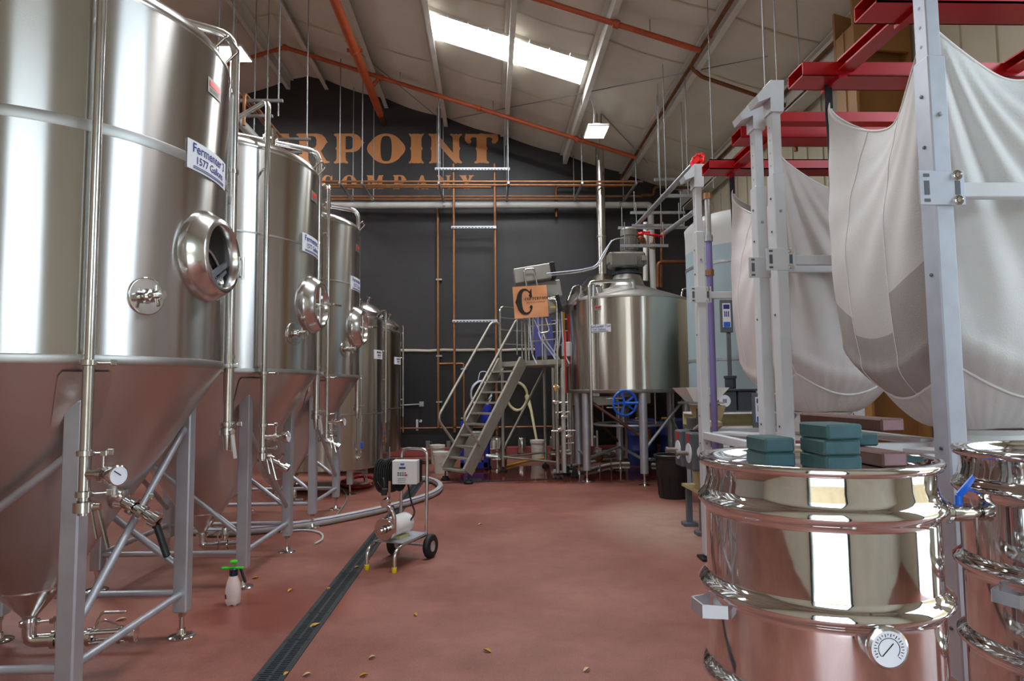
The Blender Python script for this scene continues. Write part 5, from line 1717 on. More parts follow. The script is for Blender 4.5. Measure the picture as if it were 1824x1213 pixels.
# ================================================================== grain bag frames
PXL, PXR = 1.97, 3.42            # post centre lines
def bag_frame(yn, yf, label, tubes, extra=False):
    t = thing('bag_frame', label, 'frame', V((PXL + PXR) / 2, (yn + yf) / 2, 0), 'white bulk bag discharge frames')
    for x in (PXL, PXR):
        for y in (yn, yf):
            mt = 'post_galv' if y == yn and yn < 3 else 'post_white'
            p = MB().box((x, y, 1.53), (.080, .105, 2.98), bev=.006).build('post', mt, t)
            MB().box((x, y, 3.24), (.062, .085, .46), bev=.005).build('upper_tube', mt, p)
            MB().box((x, y, .012), (.16, .18, .024), bev=.004).build('foot_plate', 'black_metal', p)
            m = MB()
            for z in (.55, 1.05, 1.30, 2.05, 2.62, 2.85):
                for s_ in (-1, 1):
                    q = V(x - .041, y + .0 * s_, z)
                    m.lathe([(0, 0), (.008, 0), (.008, .005), (0, .006)], q, (-1, 0, 0), 8)
            for z in (3.08, 3.17, 3.26, 3.35):
                m.lathe([(0, 0), (.008, 0), (0, .001)], V(x - .032, y, z), (-1, 0, 0), 8)
            for z in (1.05, 2.75):
                m.lathe([(0, 0), (.010, 0), (.010, .006), (0, .007)], V(x, y - .053, z), (0, -1, 0), 8)
            m.build('bolts', 'rod_steel', p)
            if not (yn < 3 and y == yn):
                # flared cradle head
                m = MB()
                m.prism([(-.045, 3.44), (.045, 3.44), (.055, 3.66), (-.04, 3.66)], .125, (x, y - .0625, 0), (1, 0, 0), (0, 0, 1), (0, 1, 0))
                m.prism([(-.13, 3.50), (-.045, 3.535), (-.035, 3.66), (-.145, 3.545)], .15, (x, y - .075, 0), (1, 0, 0), (0, 0, 1), (0, 1, 0))
                m.build('cradle_head', mt, p)
    # middle cross rails with slotted plates
    for y in (yn, yf):
        MB().box(((PXL + PXR) / 2, y - .01, 2.42), (PXR - PXL - .08, .05, .065), bev=.004).build('cross_rail', 'post_white', t)
        for x, s_ in ((PXL, -1), (PXR, 1)):
            pl = MB().box((x - .01 * s_ * 0 + s_ * .015, y - .058, 2.42), (.20, .008, .15), bev=.002).build('slotted_plate', 'post_galv' if yn < 3 and y == yn else 'post_white', t)
            m = MB()
            for dx in (-.068, .068):
                m.box((x + s_ * .015 + dx, y - .0625, 2.42), (.022, .002, .062))
                m.box((x + s_ * .015 + dx, y - .0625, 2.475), (.026, .002, .014)); m.box((x + s_ * .015 + dx, y - .0625, 2.365), (.026, .002, .014))
            m.build('slots', 'mill_grey', pl)
            m = MB()
            for dz_ in (-.055, .055):
                m.lathe([(0, 0), (.022, 0), (.022, .004), (.014, .005), (.014, .016), (0, .018)], V(x + .015 * s_ - .068 * s_, y - .062, 2.42 + dz_), (0, -1, 0), 12)
            m.build('plate_bolts', 'steel_bright', pl)
    # lower rails and tray
    for x in (PXL, PXR):
        MB().box((x, (yn + yf) / 2, 1.12), (.06, yf - yn - .10, .065), bev=.004).build('side_rail', 'post_white', t)
    for y in (yn + .10, yf - .10):
        MB().box(((PXL + PXR) / 2, y, 1.12), (PXR - PXL - .06, .09, .05), bev=.004).build('tray_rail', 'post_white', t)
    for k in range(2):
        x0_ = PXL + .10 + k * .66
        MB().beam((x0_, yf - .16, 1.155), (x0_ + .55, yn + .20, 1.155), .22, .02).build('tray_plate', 'post_white', t)
    return t
bag_frame(2.78, 4.36, 'closest white bulk bag frame with bluish front post between the steel drums', ())
bag_frame(4.66, 6.05, 'farther white bulk bag frame beside the grain mill', ())


def lift_frame(y1, y2, label, bar=None):
    t = thing('lifting_frame', label, 'frame', V(2.6, (y1 + y2) / 2, 3.44), 'red bag lifting frames')
    for y in (y1, y2):
        m = MB()
        x0_, x1_, w_, h_, th = 1.90, 3.55, .20, .085, .008
        z0 = 3.44
        m.box(((x0_ + x1_) / 2, y, z0 + th / 2), (x1_ - x0_, w_, th)); m.box(((x0_ + x1_) / 2, y, z0 + h_ - th / 2), (x1_ - x0_, w_, th))
        m.box(((x0_ + x1_) / 2, y - w_ / 2 + th / 2, z0 + h_ / 2), (x1_ - x0_, th, h_)); m.box(((x0_ + x1_) / 2, y + w_ / 2 - th / 2, z0 + h_ / 2), (x1_ - x0_, th, h_))
        m.build('fork_pocket', 'red_paint', t)
        MB().box((2.14, y, z0 - .01), (.05, w_ + .02, .02)).build('hook_plate', 'red_paint', t)
    for x in (2.16, 3.2):
        m = MB().box((x, (y1 + y2) / 2, 3.47), (.10, y2 - y1 - .20, .010)); m.box((x, (y1 + y2) / 2, 3.53), (.10, y2 - y1 - .20, .010)); m.box((x + .045, (y1 + y2) / 2, 3.50), (.010, y2 - y1 - .20, .06))
        m.build('spreader_beam', 'red_paint', t)
    if bar:
        MB().box((2.75, bar, 3.49), (1.40, .10, .07)).build('tie_bar', 'red_paint', t)
    return t
lift_frame(3.12, 3.88, 'closest red steel lifting frame with open fork pockets above the large bag')
lift_frame(4.86, 5.58, 'farther red steel lifting frame above the second grain bag', 4.55)


def bulk_bag(x0, x1, y0, y1, label, mat, levels, spout):
    t = thing('grain_bag', label, 'bag', V((x0 + x1) / 2, (y0 + y1) / 2, spout), 'white bulk grain bags')
    cx, cy, hx, hy = (x0 + x1) / 2, (y0 + y1) / 2, (x1 - x0) / 2, (y1 - y0) / 2
    NU, NV = 240, 60
    zs, zc = 1.60, 3.32
    rows = []
    for j in range(NV + 1):
        v = j / NV
        row = []
        for i in range(NU):
            s = i / NU * 4
            side = int(s) % 4
            f = s - int(s)
            # rounded square perimeter, corners at f = 0
            e = .10 + .25 * (1 - v) ** 2
            g = f * 2 - 1
            if side == 0: ux, uy = -1, g          # left side, front to back
            elif side == 1: ux, uy = g, 1
            elif side == 2: ux, uy = 1, -g
            else: ux, uy = -g, -1
            k = (abs(ux) ** (2 / e) + abs(uy) ** (2 / e)) ** (-e / 2)
            ux, uy = ux * k, uy * k
            mid = math.sin(PI * f)
            bulge = .075 * math.sin(PI * min(1, (1 - v) * 1.15)) * (mid ** .7) + .02 * (1 - v)
            pinch = -.10 * v ** 3 * mid ** 2
            base_in = -.12 * max(0, (.10 - v) / .10) ** 1.5
            sag = (.34 if side in (0, 2) else .26) * (mid ** .75)
            ztop = zc - sag
            zseam = zs - .16 * mid ** 1.2 + .06
            z = zseam + (ztop - zseam) * v
            # folds fanning from the hung corners and small puckers along the bottom seam
            d = min(f, 1 - f)
            f2 = 1 - f if side == 3 else f
            amp = (.034 if side == 3 else .008) * math.sin(PI * min(1, max(0, v - .12) / .88)) ** .8
            fold = amp * math.sin(30 * math.atan2(f2 * 2 * hx + .05, (1 - v) * 1.7 + .25) + 1.5) * (1 - .75 * f2)
            fold += .002 * max(0, (.20 - v) / .20) * math.sin(i * 1.3) + .003 * math.sin(i * .45 + 5 * v) * (1 - v)
            rr = 1 + (bulge + pinch + base_in + fold) / hx
            row.append(V(cx + ux * hx * rr, cy + uy * hy * rr, z))
        rows.append(row)
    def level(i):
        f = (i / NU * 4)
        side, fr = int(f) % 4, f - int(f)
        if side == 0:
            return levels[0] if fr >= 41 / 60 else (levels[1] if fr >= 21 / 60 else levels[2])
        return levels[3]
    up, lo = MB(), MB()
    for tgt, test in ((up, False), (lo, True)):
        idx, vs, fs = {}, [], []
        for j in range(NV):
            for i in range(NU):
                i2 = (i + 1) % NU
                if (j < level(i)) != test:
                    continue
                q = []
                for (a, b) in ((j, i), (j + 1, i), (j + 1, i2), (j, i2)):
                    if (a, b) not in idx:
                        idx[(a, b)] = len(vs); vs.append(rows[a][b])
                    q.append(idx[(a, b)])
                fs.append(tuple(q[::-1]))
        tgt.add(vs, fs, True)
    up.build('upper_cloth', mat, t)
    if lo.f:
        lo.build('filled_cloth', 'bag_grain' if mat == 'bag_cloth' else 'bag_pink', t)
    # bottom panel falling to the spout
    m = MB()
    vs, fs = [], []
    K = 10
    for k in range(K + 1):
        w_ = k / K
        for i in range(NU):
            p = rows[0][i]
            q = V(cx + (p.x - cx) * (.22 / hx), cy + (p.y - cy) * (.22 / hx), spout)
            z = p.z + (spout - p.z) * (1 - (1 - w_) ** 1.8)
            vs.append(V(p.x + (q.x - p.x) * w_, p.y + (q.y - p.y) * w_, z))
    for k in range(K):
        for i in range(NU):
            i2 = (i + 1) % NU
            fs.append((k * NU + i, (k + 1) * NU + i, (k + 1) * NU + i2, k * NU + i2)[::-1])
    m.add(vs, fs, True)
    m.build('base_cloth', mat, t)
    MB().lathe([(.22, 0), (.19, -.03), (.22, -.08), (.21, -.15)], V(cx, cy, spout), n=32).build('spout', mat, t)
    MB().tube([p + (p - V(cx, cy, p.z)).normalized() * .006 for p in rows[0]], .007, 6, closed=True).build('bottom_seam', 'bag_seam', t)
    MB().tube([p for p in rows[NV]], .007, 6, closed=True).build('top_hem', 'bag_seam', t)
    for i in (0, 60, 120, 180):
        MB().tube([rows[j][i] + (rows[j][i] - V(cx, cy, rows[j][i].z)).normalized() * .004 for j in range(NV + 1)], .006, 6).build('corner_seam', 'bag_seam', t)
    for i in (21, 41):
        MB().tube([rows[j][i] + V(-.003, 0, 0) for j in range(NV + 1)], .002, 6).build('panel_seam', 'bag_seam', t)
    # slings up to the red frame
    for i, blk in ((0, False), (60, True), (120, False), (180, False)):
        c_ = rows[NV][i]
        yb = y0 + .20 if i in (0, 180) else y1 - .08
        top = V(c_.x, c_.y, 3.44)
        m = MB().beam(c_ + V(0, 0, -.03), top, .045, .008, (0, 1, 0))
        m.build('sling', 'strap_black' if blk else 'bag_seam', t)
        if blk:
            MB().tube([rows[j][i] + V(-.008, .012, 0) for j in range(NV, 24, -1)], .010, 6).build('black_strap', 'strap_black', t)
    return t
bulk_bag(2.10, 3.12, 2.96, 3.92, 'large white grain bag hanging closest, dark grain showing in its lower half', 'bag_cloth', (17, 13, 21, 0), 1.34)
bulk_bag(2.16, 3.18, 4.74, 5.72, 'pinkish white grain bag hanging farther back behind two white posts', 'bag_pink', (0, 0, 0, 0), 1.36)

# pale blue tank behind the bags
p = V(4.0, 9.85, 0)
t = thing('poly_tank', 'pale blue upright tank with white domed top behind the mash tun side', 'tank', p)
MB().lathe([(0, .02), (.94, .02), (.96, .06), (.96, 3.60)], p, n=64).build('body', 'silo_blue', t)
MB().lathe([(.96, 3.60), (.96, 3.85), (.97, 3.98), (.85, 4.10), (.3, 4.24), (0, 4.26)], p, n=64, split=60).build('dome', 'silo_white', t)
for z in (1.95, 3.35):
    MB().lathe([(.96, z - .02), (.968, z - .02), (.968, z + .02), (.96, z + .02)], p, n=64).build('band', 'galvanised', t)

# purple and clear pipe beside the far post
a, b = at(1256, 345, 6.4), at(1266, 705, 6.4)
t = thing('purple_pipe', 'upright purple pipe with clear upper section beside the far white post', 'pipe', V(b.x, 6.4, 0))
mid = at(1258, 428, 6.4).z
MB().tube([V(a.x + .02, 6.4, 0), V(a.x + .02, 6.4, mid)], .032, 14).build('purple_section', 'pvc_purple', t)
MB().tube([V(a.x + .02, 6.4, mid), V(a.x + .02, 6.4, a.z)], .030, 14).build('clear_section', 'steel_seam', t)
for py in (350, 425, 486):
    z = at(1258, py, 6.4).z
    MB().lathe([(.032, -.03), (.042, -.03), (.042, .03), (.032, .03)], V(a.x + .02, 6.4, z), n=14).build('collar', 'copper_pipe' if py != 425 else 'galvanised', t)

# ================================================================== grain mill
t = thing('grain_mill', 'grey grain mill with two round dials and white hopper on steel legs', 'mill', V(2.35, 7.25, 0))
for (x, y) in ((2.24, 7.50), (2.24, 7.02), (2.72, 7.50), (2.72, 7.02)):
    lg = MB().box((x, y, .23), (.06, .06, .42)).build('leg', 'mill_grey', t)
    MB().box((x, y, .02), (.16, .14, .04), bev=.005).build('foot_plate', 'mill_grey', lg)
m = MB().box((2.48, 7.26, .45), (.60, .62, .03)); m.build('base_plate', 'cream_paint', t)
m = MB().box((2.28, 7.10, .58), (.14, .10, .24)); m.box((2.50, 7.35, .58), (.40, .30, .22)); m.build('pedestal', 'cream_paint', t)
for k, y in enumerate((7.42, 7.02)):
    bx_ = MB().box((2.28, y, .88), (.34, .26, .40), bev=.015).build('gear_housing', 'mill_grey', t)
    MB().lathe([(0, 0), (.105, 0), (.105, .006), (0, .008)], V(2.11, y, .86), (-1, 0, 0), 28).build('dial', 'white_label', bx_)
    m = MB().cyl(V(2.11, y, .86), V(1.99, y, .86), .026, 12); m.cyl(V(1.99, y, .86), V(1.97, y, .86), .034, 12); m.build('knob', 'steel_dull', bx_)
    MB().box((2.108, y, 1.02), (.004, .07, .09)).build('red_tag', 'tag_red', bx_)
for k, y in enumerate((7.42, 7.02)):
    yy = y - .132
    MB().lathe([(0, 0), (.085, 0), (.085, .006), (0, .008)], V(2.24, yy, .88), (0, -1, 0), 28).build('front_dial', 'white_label', t)
    m = MB().cyl(V(2.24, yy, .88), V(2.24, yy - .12, .88), .024, 12); m.build('front_knob', 'steel_dull', t)
m = MB()
m.add([V(2.24, 7.05, 1.36), V(2.54, 7.05, 1.36), V(2.54, 7.40, 1.36), V(2.24, 7.40, 1.36), V(2.32, 7.12, 1.06), V(2.46, 7.12, 1.06), V(2.46, 7.32, 1.06), V(2.32, 7.32, 1.06)],
      [(0, 4, 5, 1), (1, 5, 6, 2), (2, 6, 7, 3), (3, 7, 4, 0), (4, 7, 6, 5), (0, 1, 2, 3)])
m.build('throat', 'cream_paint', t)
MB().box((2.28, 7.112, 1.25), (.09, .02, .16)).build('switch', 'mill_grey', t)
MB().box((2.28, 7.085, 1.12), (.06, .008, .05)).build('red_tag', 'tag_red', t)
m = MB().box((2.26, 7.30, 1.16), (.10, .2, .12)); m.tube([V(2.2, 7.1, 1.1), V(2.3, 7.05, 1.2), V(2.42, 7.0, 1.12)], .02, 8, .05); m.build('linkage', 'steel_dull', t)
h0 = at(1212, 702, 7.1); h1 = at(1291, 700, 7.1)
m = MB()
zt_, zb_ = 1.555, 1.40
xs_ = (h0.x + .02, h0.x + .14, h1.x - .10, h1.x)
m.add([V(xs_[0], 6.95, zt_), V(xs_[3], 6.95, zt_), V(xs_[3], 7.5, zt_), V(xs_[0], 7.5, zt_), V(xs_[1], 7.08, zb_), V(xs_[2], 7.08, zb_), V(xs_[2], 7.38, zb_), V(xs_[1], 7.38, zb_)],
      [(0, 4, 5, 1), (1, 5, 6, 2), (2, 6, 7, 3), (3, 7, 4, 0), (4, 7, 6, 5), (0, 1, 5, 4)[::-1]])
m.build('hopper', 'white_paint', t)
MB().box(((xs_[0] + xs_[3]) / 2, 7.22, 1.388), (xs_[3] - xs_[0] - .08, .42, .02)).build('hopper_shelf', 'steel_seam', t)

# steel bench with bins behind the far frame
bp_ = at(1300, 760, 8.0)
t = thing('steel_bench', 'stainless bench with cream backboard and shelf behind the far frame', 'bench', V(2.95, 8.1, 0))
z1, z2 = at(1300, 735, 8.0).z, at(1300, 757, 8.0).z
MB().box((3.02, 8.15, z2 - .02), (1.1, .6, .04), bev=.005).build('worktop', 'steel_pipe', t)
MB().box((3.02, 7.84, z2 - .11), (1.1, .02, .16)).build('apron', 'steel_leg', t)
MB().box((3.02, 8.42, (z1 + z2) / 2), (1.1, .02, z1 - z2)).build('backboard', 'cream_paint', t)
MB().box((3.02, 8.25, z1 - .01), (1.1, .34, .02)).build('shelf', 'white_paint', t)
for x in (2.52, 3.52):
    for y in (7.9, 8.4):
        MB().box((x, y, (z2 - .04) / 2), (.04, .04, z2 - .04)).build('leg', 'steel_leg', t)
for (xa, xb, lab, logo) in ((1274, 1311, 'dark grey storage bin with round white emblem on the bench shelf', True), (1313, 1346, 'plain dark grey storage bin on the bench shelf', False)):
    a, b = at(xa, 733, 8.15), at(xb, 693, 8.15)
    tb_ = thing('storage_bin', lab, 'bin', V((a.x + b.x) / 2, 8.2, z1), 'dark bins on the shelf')
    m = MB().box(((a.x + b.x) / 2, 8.24, z1 + .012 + .125), (b.x - a.x - .01, .26, .25), bev=.012); m.build('body', 'bin_dark', tb_)
    MB().box(((a.x + b.x) / 2, 8.24, z1 + .275), (b.x - a.x + .01, .29, .025), bev=.008).build('lid', 'bin_dark', tb_)
    if logo:
        cl_ = V(a.x + .11, 8.108, z1 + .14)
        MB().lathe([(0, 0), (.075, 0), (0, .001)], cl_, (0, -1, 0), 28).build('emblem', 'white_label', tb_)
        m = MB()
        for k in (-.018, 0, .018):
            m.box(cl_ + V(k, -.002, .0), (.010, .002, .05))
        m.build('emblem_mark', 'label_blue', tb_)
q = at(1301, 682, 8.25)
t = thing('dark_pot', 'small dark lidded pot on top of the emblem bin', 'pot', V(q.x, 8.25, z1 + .288))
MB().lathe([(0, 0), (.06, 0), (.068, .02), (.068, .13), (.08, .135), (.08, .165), (0, .17)], V(q.x, 8.25, z1 + .289), n=24).build('body', 'bin_dark', t)
# measuring posters
for (c4, d, lab) in (((1285, 1297, 538, 588), 8.55, 'small framed blue and white info card high behind the far bag'), ((1343, 1360, 705, 757), 7.0, 'framed blue and white info card beside the paired white posts')):
    a, b = at(c4[0], c4[3], d), at(c4[1] + 6, c4[2], d)
    w_, h_ = b.x - a.x, b.z - a.z
    c_ = (a + b) / 2
    t = thing('info_card', lab, 'card', V(c_.x, d, a.z), 'framed info cards')
    MB().box(c_ + V(0, .01, 0), (w_ + .02, .025, h_ + .06), bev=.006).build('backing', 'mill_grey', t)
    MB().box(c_ + V(0, -.006, .01), (w_ * .72, .006, h_ * .86)).build('card', 'white_label', t)
    MB().box(c_ + V(0, -.010, h_ * .33), (w_ * .55, .002, h_ * .16)).build('heading', 'label_blue', t)
    MB().box(c_ + V(0, -.010, -h_ * .30), (w_ * .60, .002, h_ * .18)).build('picture', 'blue_paint', t)
    for k_ in (-1, 0, 1):
        MB().box(c_ + V(k_ * w_ * .17, -.010, h_ * .07), (w_ * .09, .002, h_ * .20)).build('printed_bar', 'label_blue', t)
    z_ = a.z
    MB().box(V(c_.x + .03, d + .03, z_ / 2), (.05, .03, z_)).build('stand', 'mill_grey', t)
# cloth ball on a yellow cord
q = at(1272, 757, 6.6)
t = thing('cord_bag', 'small pale cloth bag hanging on a yellow cord by the far post', 'bag', q - V(0, 0, .06))
MB().lathe([(0, -.055), (.04, -.05), (.085, -.01), (.08, .03), (.03, .05), (0, .052)], q, n=20).build('bag', 'leaf_pale', t)
for dx in (-.008, .008):
    MB().tube([q + V(dx, 0, .05), at(1268, 712, 6.6) + V(dx * .2, 0, 0)], .004, 6).build('cord', 'yellow_plastic', t)
MB().cyl(at(1268, 712, 6.6), at(1268, 704, 6.6), .014, 10).build('red_knob', 'red_valve', t)
MB().beam(at(1268, 704, 6.6), V(1.99, 6.10, at(1268, 704, 6.6).z), .012, .012).build('hook_arm', 'rod_steel', t)
# warning sign
a, b = at(1262, 803, 6.9), at(1297, 786, 6.9)
t = thing('warning_sign', 'white sign with black lettering about equipment starting automatically', 'sign', V((a.x + b.x) / 2, 6.9, a.z))
c_ = (a + b) / 2 - V(.03, 0, 0)
MB().box(c_, (b.x - a.x + .08, .008, b.z - a.z)).build('board', 'white_label', t)
m = MB(); decal(m, text2d('THIS EQUIPMENT', .034, .01), c_ + V(0, -.006, .022), (1, 0, 0), (0, 0, 1)); decal(m, text2d('STARTS AUTOMATICALLY', .026, .01), c_ + V(0, -.006, -.022), (1, 0, 0), (0, 0, 1)); m.build('lettering', 'ink_black', t)
# open cartons and white sack on the floor behind
p = V(3.0, 5.25, 1.165)
t = thing('auger_boot', 'galvanised grain auger boot with red guard under the farther bag', 'machine', V(2.55, 4.9, 0))
MB().box((2.72, 5.25, .93), (.46, .46, .36), bev=.02).build('inlet_box', 'red_paint', t)
MB().lathe([(.16, 0), (.16, .40), (.10, .5), (.10, .75)], V(2.72, 5.25, 0), n=28).build('stand', 'mill_grey', t)
t = thing('auger_boot', 'galvanised grain auger boot with red guard under the closest bag', 'machine', V(2.6, 3.45, 0))
MB().box((2.62, 3.45, .93), (.50, .50, .36), bev=.02).build('inlet_box', 'red_paint', t)
MB().lathe([(.16, 0), (.16, .40), (.10, .5), (.10, .75)], V(2.62, 3.45, 0), n=28).build('stand', 'mill_grey', t)

# ================================================================== steel drums in the foreground
def steel_drum(cx, cy, label, dome=False):
    t = thing('steel_drum', label, 'drum', V(cx, cy, 0), 'polished steel drums')
    r, zt = .300, 1.375
    c = V(cx, cy, 0)
    prof = [(0, .30), (r - .02, .30), (r - .008, .31), (r - .004, .33)]
    def hoop(z, h=.030, w_=.020):
        return [(r - .004, z - h - .035), (r - .004, z - h - .006), (r - .004, z - h), (r + w_ * .3, z - h * .62), (r + w_, z - h * .2), (r + w_, z + h * .2), (r + w_ * .3, z + h * .62), (r - .004, z + h), (r - .004, z + h + .006), (r - .004, z + h + .035)]
    prof += hoop(.52) + hoop(.80) + hoop(1.03) + hoop(1.262, .030, .016)[:-1]
    prof += [(r - .010, zt - .055), (r - .008, zt - .020)]
    MB().lathe(prof, c, n=96, split=70).build('wall', 'drum_steel', t)
    MB().lathe([(r - .008, zt - .020), (r + .006, zt - .018), (r + .012, zt - .006), (r + .008, zt + .004), (r - .006, zt + .006), (r - .012, zt - .004), (r - .016, zt - .022), (r - .03, zt - .026), (0, zt - .022)], c, n=96, split=70).build('lid', 'drum_steel', t)
    for az in (186, 6) if not dome else (200, 20):
        d = V(math.cos(R(az)), math.sin(R(az)), 0)
        n_ = V(-d.y, d.x, 0)
        q = c + d * (r - .005) + V(0, 0, .985)
        m = MB()
        for s_ in (-1, 1):
            m.beam(q + n_ * .055 * s_, q + n_ * .035 * s_ + d * .062, .004, .034, (0, 0, 1))
        m.beam(q - n_ * .037 + d * .06, q + n_ * .037 + d * .06, .004, .034, (0, 0, 1))
        m.build('handle', 'steel_leg', t)
    return t, c, r, zt
DX, DY = .905, 1.835
t, c, r, zt = steel_drum(DX, DY, 'polished steel drum in front with lumber offcuts on its lid and a dial thermometer')
d = (V(0, 0, 0) - c).normalized()
d = Matrix.Rotation(R(24), 3, 'Z') @ d
q = c + d * (r - .006) + V(0, 0, at(1597, 1133, 1.57).z)
th = MB().lathe([(0, 0), (.014, 0), (.014, .022), (.042, .024), (.046, .03), (.046, .042), (.040, .046)], q, d, 32).build('thermometer', 'steel_pipe', t)
MB().lathe([(.041, .0445), (0, .0445)], q, d, 32).build('dial', 'white_label', th)
a_, b_ = frame(d)
m = MB()
for k in range(22):
    an = R(-130 + k * 12)
    p1 = q + d * .0455 + (a_ * math.sin(an) + b_ * math.cos(an)) * .034
    p2 = q + d * .0455 + (a_ * math.sin(an) + b_ * math.cos(an)) * (.030 if k % 2 else .027)
    m.beam(p1, p2, .0016, .0008, d)
m.tube([q + d * .046 + (a_ * math.sin(R(x)) + b_ * math.cos(R(x))) * .024 for x in range(-130, 140, 10)], .0008, 4)
m.beam(q + d * .046 - a_ * .010 + b_ * .012, q + d * .046 + a_ * .016 - b_ * .016, .002, .001, d)
m.build('scale_marks', 'ink_black', th)
DX2, DY2 = 1.745, 1.93
t2, c2, r2_, zt2 = steel_drum(DX2, DY2, 'polished steel drum at the right edge with a steel dome on its lid', True)
q = c2 + V(.04, -.06, zt2 - .016)
MB().lathe([(.12, 0), (.118, .05), (.10, .10), (.06, .14), (0, .155)], q, n=40, split=60).build('dome', 'drum_steel', t2)
m = MB()
for k in range(8):
    an = 2 * PI * k / 8
    m.lathe([(0, 0), (.012, 0), (.012, .014), (0, .018)], q + V(.13 * math.cos(an), .13 * math.sin(an), 0), n=8)
m.build('dome_bolts', 'steel_bright', t2)
# side port with ball valve and blue handle
pz = at(1712, 920, 1.9).z
e0 = V(DX + r + .13, DY + .16, pz)
e1 = c2 + V(-r2_ + .02, .03, pz)
m = MB().tube([e1, V(DX + r + .17, DY + .13, pz)], .016, 12)
m.lathe([(0, 0), (.034, 0), (.034, .012), (.018, .016)], V(DX + r + .158, DY + .135, pz), (1, -.05, 0), 20)
m.lathe([(.016, -.03), (.026, -.028), (.026, .028), (.016, .03)], (e1 + V(-.06, 0, 0)), (1, 0, 0), 14)
m.build('side_port', 'steel_bright', t2)
hb = e1 + V(-.06, 0, .02)
m = MB().cyl(hb, hb + V(0, 0, .03), .010, 10); m.beam(hb + V(0, 0, .03), hb + V(.07, 0, .10), .020, .006, (0, 1, 0)); m.build('valve_handle', 'blue_paint', t2)
# stands carrying the drums
for (cx_, cy_, lab) in ((DX, DY, 'dark steel stand under the front polished drum'), (DX2, DY2, 'dark steel stand under the right polished drum')):
    t = thing('drum_stand', lab, 'stand', V(cx_, cy_, 0), 'drum stands')
    MB().lathe([(.20, .275), (.31, .275), (.31, .298), (.20, .298)], V(cx_, cy_, 0), n=40).build('ring', 'black_metal', t)
    for k in range(4):
        an = PI / 4 + k * PI / 2
        MB().cyl(V(cx_ + .26 * math.cos(an), cy_ + .26 * math.sin(an), 0), V(cx_ + .26 * math.cos(an), cy_ + .26 * math.sin(an), .28), .02, 12).build('leg', 'black_metal', t)

# lumber offcuts on the drum lid
LZ = zt - .022
def board(cx, cy, z, ln, yaw, color, label, w_=.089, h_=.037):
    rot = Matrix.Rotation(R(yaw), 3, 'Z')
    t = thing('lumber_offcut', label, 'lumber', V(cx, cy, z), 'lumber offcuts on the drum lid')
    MB().box(V(cx, cy, z + h_ / 2), (w_, ln, h_), rot, .005).build('block', 'wood_' + color, t)
    for s_ in (-1, 1):
        MB().box(V(cx, cy, z + h_ / 2) + rot @ V(0, s_ * ln / 2, 0), (w_ - .012, .0012, h_ - .010), rot).build('end_grain', 'wood_%s_end' % color, t)
    return t
board(.792, 1.860, LZ, .13, 3, 'green', 'bottom dark green block of the pair of offcuts', .084, .040)
board(.790, 1.856, LZ + .041, .13, 1, 'green', 'top dark green block of the pair of offcuts', .084, .040)
board(.916, 1.768, LZ, .14, 2, 'green', 'bottom dark green block of the three-high stack of offcuts', .098, .040)
board(.915, 1.766, LZ + .041, .14, -1, 'green', 'middle dark green block of the three-high stack of offcuts', .098, .040)
board(.917, 1.764, LZ + .082, .14, 4, 'green', 'top dark green block of the three-high stack of offcuts', .098, .040)
board(1.092, 1.890, LZ, .24, 3, 'brown', 'lower brown offcut lying flat on the drum lid beside the stack', .074, .040)
board(1.120, 2.040, LZ + .041, .20, 0, 'green', 'blue-green offcut sandwiched between two brown offcuts', .074, .038)
board(1.205, 2.200, LZ + .080, .45, 5, 'brown', 'upper brown offcut, longest and highest behind the stack', .078, .040)
m = MB().lathe([(0, 0), (.014, 0), (.014, .035), (.011, .035), (.011, .004), (0, .004)], V(.875, 1.95, LZ), n=20)
tag(m.build('pipe_nipple', 'steel_bright'), 'short steel pipe nipple standing on the drum lid between the blocks', 'fitting')

# ================================================================== pump cart
A_ = V(.404, .915, 0).normalized()
Lf = V(-A_.y, A_.x, 0)
O_ = V(-.843, 5.812, 0)
def CP(a, l, z):
    return O_ + A_ * a + Lf * l + V(0, 0, z)
t = thing('pump_cart', 'two-wheeled pump cart with white motor, control box and black cable', 'cart', CP(.3, .15, 0))
for l in (0, .28):
    MB().tube([CP(0, l, .03), CP(.01, l, .175), CP(.16, l, .205), CP(.56, l, .205)], .016, 12, .06).build('skid_tube', 'steel_pipe', t)
    MB().lathe([(0, 0), (.021, 0), (.023, .03), (.021, .045), (0, .045)], CP(0, l, 0), n=16).build('foot_cap', 'yellow_plastic', t)
MB().add([CP(a, l, z) for z in (.215, .223) for a in (.12, .58) for l in (-.01, .29)], [(0, 1, 3, 2), (4, 6, 7, 5), (0, 4, 5, 1), (2, 3, 7, 6), (0, 2, 6, 4), (1, 5, 7, 3)]).build('deck', 'steel_leg', t)
for l in (-.055, .335):
    s_ = -1 if l < 0 else 1
    w_ = MB().lathe([(.050, -.028), (.095, -.030), (.108, -.018), (.11, 0), (.108, .018), (.095, .030), (.050, .028)], CP(.54, l, .11), Lf, 36, split=60).build('tyre', 'black_rubber', t)
    MB().lathe([(0, -.022), (.052, -.022), (.06, -.028), (.06, .028), (.052, .022), (0, .022)], CP(.54, l, .11), Lf, 24).build('hub', 'strut_steel', w_)
MB().cyl(CP(.54, -.05, .11), CP(.54, .33, .11), .010, 10).build('axle', 'steel_leg', t)
MB().tube([CP(.56, .0, .20), CP(.58, .0, 1.00), CP(.58, .28, 1.00), CP(.56, .28, .20)], .016, 12, .07).build('handle', 'steel_pipe', t)
